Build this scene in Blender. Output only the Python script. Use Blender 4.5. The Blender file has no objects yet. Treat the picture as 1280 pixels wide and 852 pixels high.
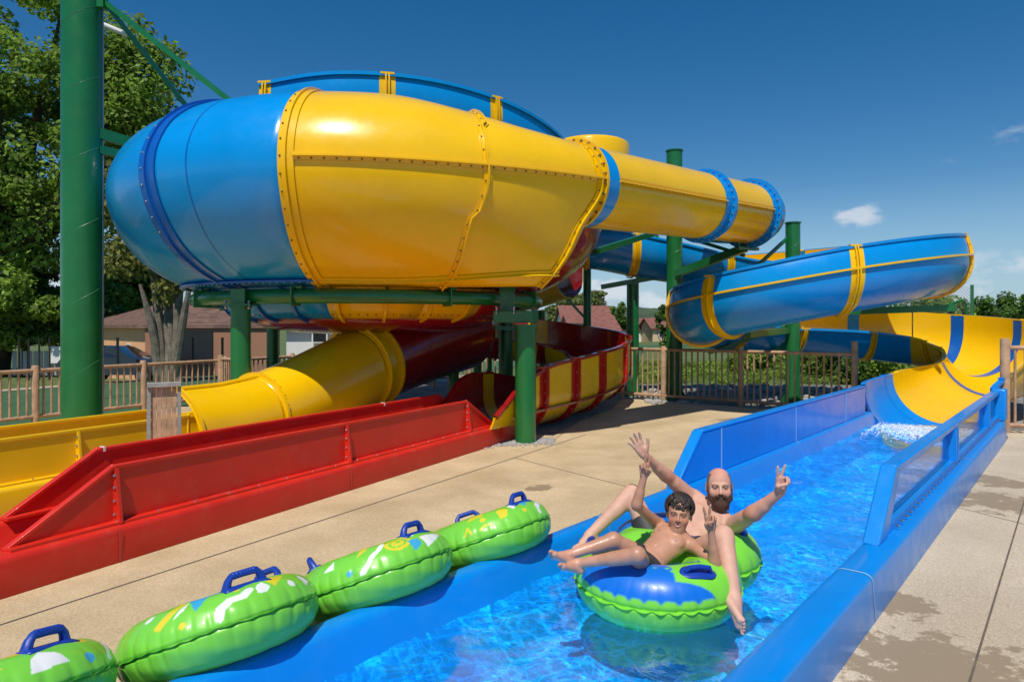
import bpy, math, random
import numpy as np
from mathutils import Vector, Matrix

R_ = math.radians
random.seed(7)
rng = np.random.default_rng(7)
scene = bpy.context.scene
COL = scene.collection

# ------------------------------------------------------------------ camera
CAMH = 1.75
cam_d = bpy.data.cameras.new("camera"); cam = bpy.data.objects.new("camera", cam_d); COL.objects.link(cam)
cam_d.sensor_width = 36.0; cam_d.lens = 24.0; cam_d.clip_end = 5000; cam_d.clip_start = 0.05
cam_d.shift_y = -21.0 / 1280.0
cam.location = (0, 0, CAMH); cam.rotation_euler = (R_(90), 0, 0)
scene.camera = cam

# ------------------------------------------------------------------ light
SUN_EL, SUN_AZ = 60.0, -13.0        # degrees; sun stands behind the camera, a little to its left
sv = Vector((math.sin(R_(SUN_AZ)) * math.cos(R_(SUN_EL)), -math.cos(R_(SUN_AZ)) * math.cos(R_(SUN_EL)), math.sin(R_(SUN_EL))))
sun_d = bpy.data.lights.new("sun", 'SUN'); sun = bpy.data.objects.new("sun", sun_d); COL.objects.link(sun)
sun_d.energy = 4.3; sun_d.angle = R_(0.5); sun_d.color = (1.0, 0.94, 0.84)
sun.rotation_euler = sv.to_track_quat('Z', 'Y').to_euler()
world = bpy.data.worlds.new("World"); scene.world = world; world.use_nodes = True
wn = world.node_tree; wn.nodes.clear()
w_out = wn.nodes.new('ShaderNodeOutputWorld'); w_bg = wn.nodes.new('ShaderNodeBackground')
sky = wn.nodes.new('ShaderNodeTexSky'); sky.sky_type = 'NISHITA'; sky.sun_disc = False
sky.sun_elevation = R_(SUN_EL); sky.sun_rotation = math.atan2(sv.x, sv.y)
sky.air_density = 1.0; sky.dust_density = 0.2; sky.ozone_density = 2.2; sky.altitude = 300
SKY_STR = 0.093
w_bg.inputs['Strength'].default_value = SKY_STR
# small fair-weather clouds in the low sky
tc = wn.nodes.new('ShaderNodeTexCoord'); sep = wn.nodes.new('ShaderNodeSeparateXYZ')
wn.links.new(tc.outputs['Generated'], sep.inputs[0])
def wmath(op, a, b=None, clamp=False):
    n = wn.nodes.new('ShaderNodeMath'); n.operation = op; n.use_clamp = clamp
    for i, v in enumerate((a, b)):
        if v is None: continue
        if isinstance(v, (int, float)): n.inputs[i].default_value = v
        else: wn.links.new(v, n.inputs[i])
    return n.outputs[0]
nz = wn.nodes.new('ShaderNodeTexNoise'); nz.inputs['Scale'].default_value = 21.0; nz.inputs['Detail'].default_value = 9; nz.inputs['Roughness'].default_value = 0.60
mp = wn.nodes.new('ShaderNodeMapping'); mp.inputs['Scale'].default_value = (1, 1, 2.0)
wn.links.new(tc.outputs['Generated'], mp.inputs[0]); wn.links.new(mp.outputs[0], nz.inputs['Vector'])
tot = None      # each cloud: azimuth tangent, elevation tangent, half width, strength
for cx_, cz_, cw_, st_ in ((.50, .158, .045, .70), (.61, .222, .04, .28), (.735, .285, .05, .18), (.66, .088, .09, .40), (.745, .085, .08, .52), (.145, .046, .05, .95), (.20, .035, .06, .6), (.40, .060, .11, .4), (-.62, .06, .1, .6), (.115, .060, .035, .7), (.56, .050, .12, .34), (.72, .05, .14, .38)):
    q = Vector((cx_, 1, cz_)).normalized(); d_ = wn.nodes.new('ShaderNodeVectorMath'); d_.operation = 'DISTANCE'
    wn.links.new(mp.outputs[0], d_.inputs[0]); d_.inputs[1].default_value = (q.x, q.y, q.z*2.0)
    e_ = wmath('MULTIPLY', wmath('SUBTRACT', 1.0, wmath('DIVIDE', d_.outputs['Value'], cw_), True), st_*1.5)
    tot = e_ if tot is None else wmath('MAXIMUM', tot, e_)
cov = wmath('MULTIPLY', wmath('MULTIPLY', wmath('ADD', wmath('SUBTRACT', nz.outputs[0], 0.62), wmath('MULTIPLY', tot, 0.35)), 6.0, True), wmath('MULTIPLY', tot, 1.6, True), True)
mixc = wn.nodes.new('ShaderNodeMix'); mixc.data_type = 'RGBA'
wn.links.new(wmath('MULTIPLY', cov, 0.62), mixc.inputs['Factor'])
hs = wn.nodes.new('ShaderNodeHueSaturation'); hs.inputs['Saturation'].default_value = 1.42; hs.inputs['Value'].default_value = 0.97
wn.links.new(sky.outputs[0], hs.inputs['Color']); mh = wn.nodes.new('ShaderNodeMix'); mh.data_type = 'RGBA'; mh.inputs['B'].default_value = (3.3, 5.3, 7.6, 1)
wn.links.new(wmath('MULTIPLY', wmath('SUBTRACT', 1.0, wmath('MULTIPLY', wmath('ABSOLUTE', sep.outputs['Z']), 5.5), True), 0.8), mh.inputs['Factor'])
wn.links.new(hs.outputs[0], mh.inputs['A']); wn.links.new(mh.outputs['Result'], mixc.inputs['A']); mixc.inputs['B'].default_value = (8.2, 8.4, 8.9, 1)
wn.links.new(mixc.outputs['Result'], w_bg.inputs['Color']); wn.links.new(w_bg.outputs[0], w_out.inputs[0])
scene.view_settings.view_transform = 'Standard'; scene.view_settings.look = 'None'
scene.view_settings.exposure = 0.0; scene.view_settings.gamma = 1.0
scene.render.engine = 'CYCLES'
scene.cycles.use_denoising = True
try: scene.cycles.denoiser = 'OPENIMAGEDENOISE'
except Exception: pass
scene.cycles.max_bounces = 7; scene.cycles.transparent_max_bounces = 12
scene.cycles.sample_clamp_indirect = 6.0
scene.cycles.blur_glossy = 0.3

# ------------------------------------------------------------------ frames
F_PX = 853.33
def at(px, py, Y): return Vector(((px - 640) / F_PX * Y, Y, CAMH - (py - 405) / F_PX * Y))
A1 = R_(40.3); D1 = (math.sin(A1), math.cos(A1)); N1 = (math.cos(A1), -math.sin(A1))
A2 = R_(28.6); D2 = (math.sin(A2), math.cos(A2)); N2 = (math.cos(A2), -math.sin(A2))
def T(u, v, z=0.0): return Vector((D1[0]*u + N1[0]*v, D1[1]*u + N1[1]*v, z))
def L(u, v, z=0.0): return Vector((D2[0]*u + N2[0]*v, D2[1]*u + N2[1]*v, z))

# ------------------------------------------------------------------ materials
def mat(name, color, rough=0.5, var=0.0, scale=3.0, coat=0.0, bump=0.0, bscale=40.0, metal=0.0, attr=False,
        sss=0.0, spec=0.5, dirt=None, dirt_amt=0.0, dscale=2.0, coat_rough=0.08, rvar=0.0):
    m = bpy.data.materials.new(name); m.use_nodes = True
    nt = m.node_tree; b = nt.nodes['Principled BSDF']
    b.inputs['Roughness'].default_value = rough; b.inputs['Metallic'].default_value = metal
    b.inputs['Specular IOR Level'].default_value = spec
    b.inputs['Coat Weight'].default_value = coat; b.inputs['Coat Roughness'].default_value = coat_rough
    tcn = nt.nodes.new('ShaderNodeTexCoord')
    geo = nt.nodes.new('ShaderNodeNewGeometry')
    pos = geo.outputs['Position']
    if attr:
        a = nt.nodes.new('ShaderNodeAttribute'); a.attribute_name = 'Col'; src = a.outputs['Color']
    else:
        r = nt.nodes.new('ShaderNodeRGB'); r.outputs[0].default_value = (*color, 1); src = r.outputs[0]
    def noise(sc, det=4, rg=0.6):
        n = nt.nodes.new('ShaderNodeTexNoise'); n.inputs['Scale'].default_value = sc
        n.inputs['Detail'].default_value = det; n.inputs['Roughness'].default_value = rg
        nt.links.new(pos, n.inputs['Vector']); return n.outputs[0]
    if var > 0:
        n = noise(scale)
        mr = nt.nodes.new('ShaderNodeMapRange'); mr.inputs[1].default_value = 0.3; mr.inputs[2].default_value = 0.7
        mr.inputs[3].default_value = 1 - var; mr.inputs[4].default_value = 1 + var
        nt.links.new(n, mr.inputs[0])
        vm = nt.nodes.new('ShaderNodeVectorMath'); vm.operation = 'SCALE'
        nt.links.new(src, vm.inputs[0]); nt.links.new(mr.outputs[0], vm.inputs['Scale']); src = vm.outputs[0]
    if dirt is not None:
        n = noise(dscale, 9, 0.7)
        mr = nt.nodes.new('ShaderNodeMapRange'); mr.inputs[1].default_value = 0.5; mr.inputs[2].default_value = 0.78
        mr.inputs[3].default_value = 0; mr.inputs[4].default_value = dirt_amt
        nt.links.new(n, mr.inputs[0])
        mx = nt.nodes.new('ShaderNodeMix'); mx.data_type = 'RGBA'
        nt.links.new(mr.outputs[0], mx.inputs['Factor']); nt.links.new(src, mx.inputs['A']); mx.inputs['B'].default_value = (*dirt, 1)
        src = mx.outputs['Result']
    nt.links.new(src, b.inputs['Base Color'])
    if rvar > 0:
        n = noise(5.0, 6, 0.65)
        mr = nt.nodes.new('ShaderNodeMapRange'); mr.inputs[1].default_value = 0.35; mr.inputs[2].default_value = 0.7
        mr.inputs[3].default_value = rough; mr.inputs[4].default_value = rough + rvar
        nt.links.new(n, mr.inputs[0]); nt.links.new(mr.outputs[0], b.inputs['Roughness'])
    if bump > 0:
        n = noise(bscale, 5)
        bp = nt.nodes.new('ShaderNodeBump'); bp.inputs['Strength'].default_value = 1.0; bp.inputs['Distance'].default_value = bump
        nt.links.new(n, bp.inputs['Height']); nt.links.new(bp.outputs[0], b.inputs['Normal'])
        if coat > 0: nt.links.new(bp.outputs[0], b.inputs['Coat Normal'])
    if sss > 0:
        b.inputs['Subsurface Weight'].default_value = sss; b.inputs['Subsurface Radius'].default_value = (1.0, 0.35, 0.2)
        b.inputs['Subsurface Scale'].default_value = 0.012
    return m

C_BLUE = (0.0005, 0.265, 0.70); C_YEL = (0.86, 0.505, 0.0008); C_RED = (0.47, 0.012, 0.006)
M = {}
M['blue'] = mat('blue gelcoat', C_BLUE, 0.22, 0.06, 1.3, 0.28, 0.0012, 2.6, dirt=(0.08, 0.24, 0.46), dirt_amt=0.06, dscale=3.5, rvar=0.12, spec=.35)
M['yellow'] = mat('yellow gelcoat', C_YEL, 0.22, 0.05, 1.1, 0.28, 0.0012, 2.6, dirt=(0.50, 0.30, 0.03), dirt_amt=0.12, dscale=3.0, rvar=0.12, spec=.35)
M['red'] = mat('red gelcoat', C_RED, 0.22, 0.10, 1.2, 0.28, 0.0012, 2.6, dirt=(0.30, 0.06, 0.04), dirt_amt=0.10, dscale=3.0, rvar=0.12, spec=.35)
M['dkred'] = mat('dark red gelcoat', (0.27, 0.006, 0.008), 0.2, 0.10, 1.2, 0.6, 0.0012, 2.6, rvar=0.12)
M['dkblue'] = mat('flange blue gelcoat', (0.002, 0.105, 0.46), 0.3, 0.08, 1.3, 0.3, rvar=0.15)
M['lane_red'] = mat('worn red gelcoat', (0.62, 0.022, 0.010), 0.38, 0.10, 1.7, 0.12, 0.0010, 6, dirt=(0.48, 0.16, 0.10), dirt_amt=0.26, dscale=5.0, rvar=0.2, spec=.35)
M['lane_yel'] = mat('worn yellow gelcoat', (0.84, 0.50, 0.001), 0.36, 0.06, 1.7, 0.2, 0.0010, 6, dirt=(0.5, 0.36, 0.12), dirt_amt=0.15, dscale=4.0, rvar=0.2)
M['lane_blue'] = mat('channel blue gelcoat', (0.0005, 0.225, 0.70), 0.30, 0.05, 1.7, 0.25, 0.0010, 5, dirt=(0.06, 0.28, 0.55), dirt_amt=0.12, dscale=5.0, rvar=0.2, spec=.4)
M['green'] = mat('green painted steel', (0.008, 0.150, 0.034), 0.28, 0.10, 2.0, 0.35, 0.0006, 30, dirt=(0.04, 0.17, 0.06), dirt_amt=0.2, dscale=4.0, rvar=0.15)
M['galv'] = mat('galvanised bolt', (0.42, 0.43, 0.44), 0.35, 0.1, 20, metal=0.9)
M['rustbolt'] = mat('dull bolt', (0.16, 0.10, 0.04), 0.6, 0.2, 20)
M['seam'] = mat('white sealant', (0.30, 0.52, 0.74), 0.6)
M['acrylic'] = None
M['wood'] = mat('weathered round timber', (0.44, 0.27, 0.16), 0.8, 0.28, 7.0, bump=0.002, bscale=60, dirt=(0.20, 0.15, 0.11), dirt_amt=0.5, dscale=6)
M['woodpale'] = mat('pale board timber', (0.54, 0.34, 0.20), 0.8, 0.3, 9.0, bump=0.002, bscale=60)
M['woodgrey'] = mat('grey edge timber', (0.34, 0.33, 0.31), 0.85, 0.2, 12.0, bump=0.002, bscale=60)
M['steel'] = mat('bracket steel', (0.35, 0.36, 0.38), 0.4, 0.1, 10, metal=0.8)
M['bark'] = mat('rough bark', (0.060, 0.045, 0.032), 0.95, 0.4, 3.0, bump=0.03, bscale=9)
M['barkpale'] = mat('mottled bark', (0.17, 0.145, 0.11), 0.95, 0.45, 4.0, bump=0.02, bscale=14)
M['white'] = mat('white render', (0.72, 0.72, 0.72), 0.8, 0.05, 1)
M['orange'] = mat('orange render', (0.78, 0.42, 0.21), 0.9, 0.06, 0.8, bump=0.004, bscale=18)
M['beige'] = mat('beige render', (0.62, 0.46, 0.29), 0.9, 0.06, 0.8)
M['dark'] = mat('dark opening', (0.018, 0.018, 0.02), 0.3, 0.1, 2)
M['black'] = mat('black car paint', (0.008, 0.009, 0.011), 0.15, 0.0, coat=0.8)
M['glassdark'] = mat('tinted car glass', (0.01, 0.012, 0.015), 0.05, 0.0, coat=1.0)
M['rubber'] = mat('black rubber', (0.015, 0.015, 0.016), 0.8)
M['grate'] = mat('dark rubber strap', (0.02, 0.02, 0.02), 0.7)
M['purple'] = mat('red leaved shrub', (0.10, 0.02, 0.022), 0.7, 0.4, 3)
M['nylon'] = mat('navy blue grab handle', (0.006, 0.045, 0.33), 0.4, 0.08, 30, bump=0.001, bscale=80)
M['greenvinyl'] = mat('printed inflatable vinyl', (0, 0, 0), 0.33, 0.03, 6, 0.3, 0.0012, 11, attr=True, spec=0.5, rvar=0.1)
M['skin'] = mat('sunlit skin', (0, 0, 0), 0.58, 0.09, 14, 0.0, 0.0016, 26, attr=True, sss=0.08, coat_rough=0.2, spec=.35)
M['wetskin'] = mat('wet skin', (0, 0, 0), 0.46, 0.08, 14, 0.10, 0.0018, 24, attr=True, sss=0.08, coat_rough=0.12)
M['hair'] = mat('wet dark curly hair', (0.026, 0.016, 0.011), 0.55, 0.35, 60, 0.0)
M['beard'] = mat('reddish brown beard', (0.060, 0.022, 0.011), 0.65, 0.4, 90, bump=0.004, bscale=140)
M['shorts'] = mat('dark swim shorts', (0.035, 0.034, 0.036), 0.6, 0.2, 14, bump=0.003, bscale=22)
M['lamp_grey'] = mat('grey lamp housing', (0.35, 0.35, 0.37), 0.5)

def rooftile(name, c1, c2):
    m = bpy.data.materials.new(name); m.use_nodes = True; nt = m.node_tree; b = nt.nodes['Principled BSDF']
    b.inputs['Roughness'].default_value = 0.85
    g = nt.nodes.new('ShaderNodeNewGeometry'); v = nt.nodes.new('ShaderNodeTexVoronoi'); v.inputs['Scale'].default_value = 3.6
    nt.links.new(g.outputs['Position'], v.inputs['Vector'])
    mx = nt.nodes.new('ShaderNodeMix'); mx.data_type = 'RGBA'; mx.inputs['A'].default_value = (*c1, 1); mx.inputs['B'].default_value = (*c2, 1)
    sp = nt.nodes.new('ShaderNodeSeparateColor'); nt.links.new(v.outputs['Color'], sp.inputs[0])
    nt.links.new(sp.outputs[0], mx.inputs['Factor']); nt.links.new(mx.outputs['Result'], b.inputs['Base Color'])
    w = nt.nodes.new('ShaderNodeTexWave'); w.inputs['Scale'].default_value = 1.5; w.bands_direction = 'Z'
    nt.links.new(g.outputs['Position'], w.inputs['Vector'])
    bp = nt.nodes.new('ShaderNodeBump'); bp.inputs['Distance'].default_value = 0.04; nt.links.new(w.outputs[0], bp.inputs['Height']); nt.links.new(bp.outputs[0], b.inputs['Normal'])
    return m
M['roof'] = rooftile('brown clay roof tiles', (0.10, 0.055, 0.045), (0.17, 0.095, 0.07))
M['redroof'] = rooftile('red clay roof tiles', (0.17, 0.065, 0.05), (0.25, 0.10, 0.075))

def leafmat(name, c, tr=0.35):
    m = bpy.data.materials.new(name); m.use_nodes = True; nt = m.node_tree; b = nt.nodes['Principled BSDF']
    b.inputs['Roughness'].default_value = 0.55; b.inputs['Specular IOR Level'].default_value = 0.3
    g = nt.nodes.new('ShaderNodeNewGeometry')
    mr = nt.nodes.new('ShaderNodeMapRange'); mr.inputs[3].default_value = 0.55; mr.inputs[4].default_value = 1.5
    nt.links.new(g.outputs['Random Per Island'], mr.inputs[0])
    n = nt.nodes.new('ShaderNodeTexNoise'); n.inputs['Scale'].default_value = 0.55; nt.links.new(g.outputs['Position'], n.inputs['Vector'])
    mr2 = nt.nodes.new('ShaderNodeMapRange'); mr2.inputs[1].default_value = 0.35; mr2.inputs[2].default_value = 0.65; mr2.inputs[3].default_value = 0.75; mr2.inputs[4].default_value = 1.25
    nt.links.new(n.outputs[0], mr2.inputs[0])
    mu = nt.nodes.new('ShaderNodeMath'); mu.operation = 'MULTIPLY'; nt.links.new(mr.outputs[0], mu.inputs[0]); nt.links.new(mr2.outputs[0], mu.inputs[1])
    vm = nt.nodes.new('ShaderNodeVectorMath'); vm.operation = 'SCALE'; vm.inputs[0].default_value = c
    nt.links.new(mu.outputs[0], vm.inputs['Scale']); nt.links.new(vm.outputs[0], b.inputs['Base Color'])
    t = nt.nodes.new('ShaderNodeBsdfTranslucent'); nt.links.new(vm.outputs[0], t.inputs['Color'])
    mx = nt.nodes.new('ShaderNodeMixShader'); mx.inputs[0].default_value = tr
    nt.links.new(b.outputs[0], mx.inputs[1]); nt.links.new(t.outputs[0], mx.inputs[2])
    nt.links.new(mx.outputs[0], nt.nodes['Material Output'].inputs[0])
    return m
M['leaf'] = leafmat('fresh green leaves', (0.20, 0.31, 0.045), .5)
M['leafdark'] = leafmat('deep green leaves', (0.095, 0.18, 0.03), .45)
M['leafpale'] = leafmat('pale willow leaves', (0.15, 0.19, 0.055))
M['leafyel'] = leafmat('yellow green spring leaves', (0.24, 0.25, 0.06), .45)
M['leafred'] = leafmat('dark red leaves', (0.10, 0.022, 0.02))

# ground materials
def ground_mat(name, c1, c2, s1, s2, speck=0.0, bump=0.002, bs=120, stain=False):
    m = bpy.data.materials.new(name); m.use_nodes = True; nt = m.node_tree; b = nt.nodes['Principled BSDF']
    b.inputs['Roughness'].default_value = 0.85
    g = nt.nodes.new('ShaderNodeNewGeometry'); pos = g.outputs['Position']
    def noise(sc, det=5, rg=0.6):
        n = nt.nodes.new('ShaderNodeTexNoise'); n.inputs['Scale'].default_value = sc; n.inputs['Detail'].default_value = det; n.inputs['Roughness'].default_value = rg
        nt.links.new(pos, n.inputs['Vector']); return n.outputs[0]
    def rng_(x, a, b_, c, d):
        r = nt.nodes.new('ShaderNodeMapRange'); nt.links.new(x, r.inputs[0])
        for i, v in enumerate((a, b_, c, d)): r.inputs[i+1].default_value = v
        return r.outputs[0]
    def mixc(f, a, b_):
        x = nt.nodes.new('ShaderNodeMix'); x.data_type = 'RGBA'
        if isinstance(f, float): x.inputs['Factor'].default_value = f
        else: nt.links.new(f, x.inputs['Factor'])
        for k, v in (('A', a), ('B', b_)):
            if isinstance(v, tuple): x.inputs[k].default_value = (*v, 1)
            else: nt.links.new(v, x.inputs[k])
        return x.outputs['Result']
    col = mixc(rng_(noise(s1), 0.35, 0.65, 0, 1), c1, c2)
    fine = rng_(noise(s2, 3, 0.7), 0.3, 0.7, 1 - speck, 1 + speck)
    sc = nt.nodes.new('ShaderNodeVectorMath'); sc.operation = 'SCALE'; nt.links.new(col, sc.inputs[0]); nt.links.new(fine, sc.inputs['Scale'])
    col = sc.outputs[0]
    if speck > 0.1:
        v = nt.nodes.new('ShaderNodeTexVoronoi'); v.inputs['Scale'].default_value = s2 * 1.3; nt.links.new(pos, v.inputs['Vector'])
        spc = nt.nodes.new('ShaderNodeSeparateColor'); nt.links.new(v.outputs['Color'], spc.inputs[0])
        f = rng_(spc.outputs[0], 0, 1, 1 - speck, 1 + speck * 0.8)
        s3 = nt.nodes.new('ShaderNodeVectorMath'); s3.operation = 'SCALE'; nt.links.new(col, s3.inputs[0]); nt.links.new(f, s3.inputs['Scale']); col = s3.outputs[0]
    if stain:
        # puddle marks left by swimmers on the right hand pad and scattered old stains
        tot = None
        for (cx, cy, r) in stain:
            d = nt.nodes.new('ShaderNodeVectorMath'); d.operation = 'DISTANCE'; nt.links.new(pos, d.inputs[0]); d.inputs[1].default_value = (cx, cy, 0)
            q = rng_(d.outputs['Value'], 0, r, 1.0, 0.0)
            if tot is None: tot = q
            else:
                mm = nt.nodes.new('ShaderNodeMath'); mm.operation = 'MAXIMUM'; nt.links.new(tot, mm.inputs[0]); nt.links.new(q, mm.inputs[1]); tot = mm.outputs[0]
        n2 = rng_(noise(4.5, 8, 0.72), 0.25, 0.75, -0.75, 0.75)
        ad = nt.nodes.new('ShaderNodeMath'); ad.operation = 'ADD'; nt.links.new(tot, ad.inputs[0]); nt.links.new(n2, ad.inputs[1])
        wet = rng_(ad.outputs[0], 0.42, 0.50, 0.0, 1.0)
        mk = rng_(tot, 0.0, 0.12, 0, 1)
        mu = nt.nodes.new('ShaderNodeMath'); mu.operation = 'MULTIPLY'; nt.links.new(wet, mu.inputs[0]); nt.links.new(mk, mu.inputs[1])
        col = mixc(mu.outputs[0], col, (0.32, 0.24, 0.145))
        rr = rng_(mu.outputs[0], 0, 1, 0.85, 0.5); nt.links.new(rr, b.inputs['Roughness'])
    nt.links.new(col, b.inputs['Base Color'])
    bp = nt.nodes.new('ShaderNodeBump'); bp.inputs['Distance'].default_value = bump; nt.links.new(noise(bs, 4), bp.inputs['Height']); nt.links.new(bp.outputs[0], b.inputs['Normal'])
    return m
M['deckL'] = ground_mat('sand coloured washed concrete', (0.46, 0.345, 0.195), (0.61, 0.47, 0.285), 1.1, 85, 0.16, 0.0025, 130,
                        stain=[(1.9, 7.2, 0.5), (0.3, 7.3, 0.25), (4.0, 12.4, 0.5)])
stR = [at(1255, 600, 8.0), at(1120, 800, 3.9), at(1180, 830, 3.6), at(1060, 780, 4.1), at(1240, 850, 3.4)]
M['deckR'] = ground_mat('pale washed concrete', (0.47, 0.38, 0.265), (0.55, 0.455, 0.33), 0.9, 85, 0.18, 0.0025, 130,
                        stain=[(4.75, 6.75, 0.75), (5.4, 7.6, 0.6), (1.75, 3.75, 0.55), (2.15, 3.4, 0.75), (1.75, 3.1, 0.6), (2.9, 3.35, 0.5), (2.35, 4.3, 0.45)])
M['gravel'] = ground_mat('grey river gravel', (0.20, 0.19, 0.18), (0.34, 0.33, 0.31), 0.8, 22, 0.55, 0.05, 26)
M['grass'] = ground_mat('rough meadow grass', (0.075, 0.13, 0.028), (0.13, 0.165, 0.045), 0.5, 25, 0.4, 0.05, 18)
M['turf'] = ground_mat('short dark green lawn', (0.035, 0.105, 0.040), (0.05, 0.13, 0.048), 0.8, 40, 0.25, 0.02, 30)
M['path'] = ground_mat('pale dirt path', (0.40, 0.33, 0.25), (0.46, 0.39, 0.30), 0.8, 20, 0.15)
M['hill'] = ground_mat('forest covered hillside', (0.035, 0.06, 0.025), (0.07, 0.10, 0.04), 0.03, 0.35, 0.45, 1.5, 0.12)
M['stones'] = mat('grey pebbles', (0.33, 0.32, 0.31), 0.8, 0.4, 30)

def acrylic():
    m = bpy.data.materials.new('scratched acrylic window'); m.use_nodes = True; nt = m.node_tree; nt.nodes.remove(nt.nodes['Principled BSDF'])
    t = nt.nodes.new('ShaderNodeBsdfTransparent'); t.inputs[0].default_value = (0.80, 0.88, 0.94, 1)
    g = nt.nodes.new('ShaderNodeBsdfGlossy'); g.inputs['Roughness'].default_value = 0.06
    lw = nt.nodes.new('ShaderNodeLayerWeight'); pw = nt.nodes.new('ShaderNodeMath'); pw.operation = 'POWER'; nt.links.new(lw.outputs['Facing'], pw.inputs[0]); pw.inputs[1].default_value = 4.0
    f = nt.nodes.new('ShaderNodeMath'); f.operation = 'MULTIPLY_ADD'; nt.links.new(pw.outputs[0], f.inputs[0]); f.inputs[1].default_value = .6; f.inputs[2].default_value = .05
    mx = nt.nodes.new('ShaderNodeMixShader'); nt.links.new(f.outputs[0], mx.inputs[0]); nt.links.new(t.outputs[0], mx.inputs[1]); nt.links.new(g.outputs[0], mx.inputs[2])
    nt.links.new(mx.outputs[0], nt.nodes['Material Output'].inputs[0]); return m
M['acrylic'] = acrylic()

# ------------------------------------------------------------------ object helpers
def tag(o, label=None, cat=None, group=None, kind=None):
    if label: o['label'] = label
    if cat: o['category'] = cat
    if group: o['group'] = group
    if kind: o['kind'] = kind
    return o
def thing(name, label, cat, loc=(0, 0, 0), group=None):
    o = bpy.data.objects.new(name, None); COL.objects.link(o); o.location = loc; o.empty_display_size = 0.2
    return tag(o, label, cat, group)

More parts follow.
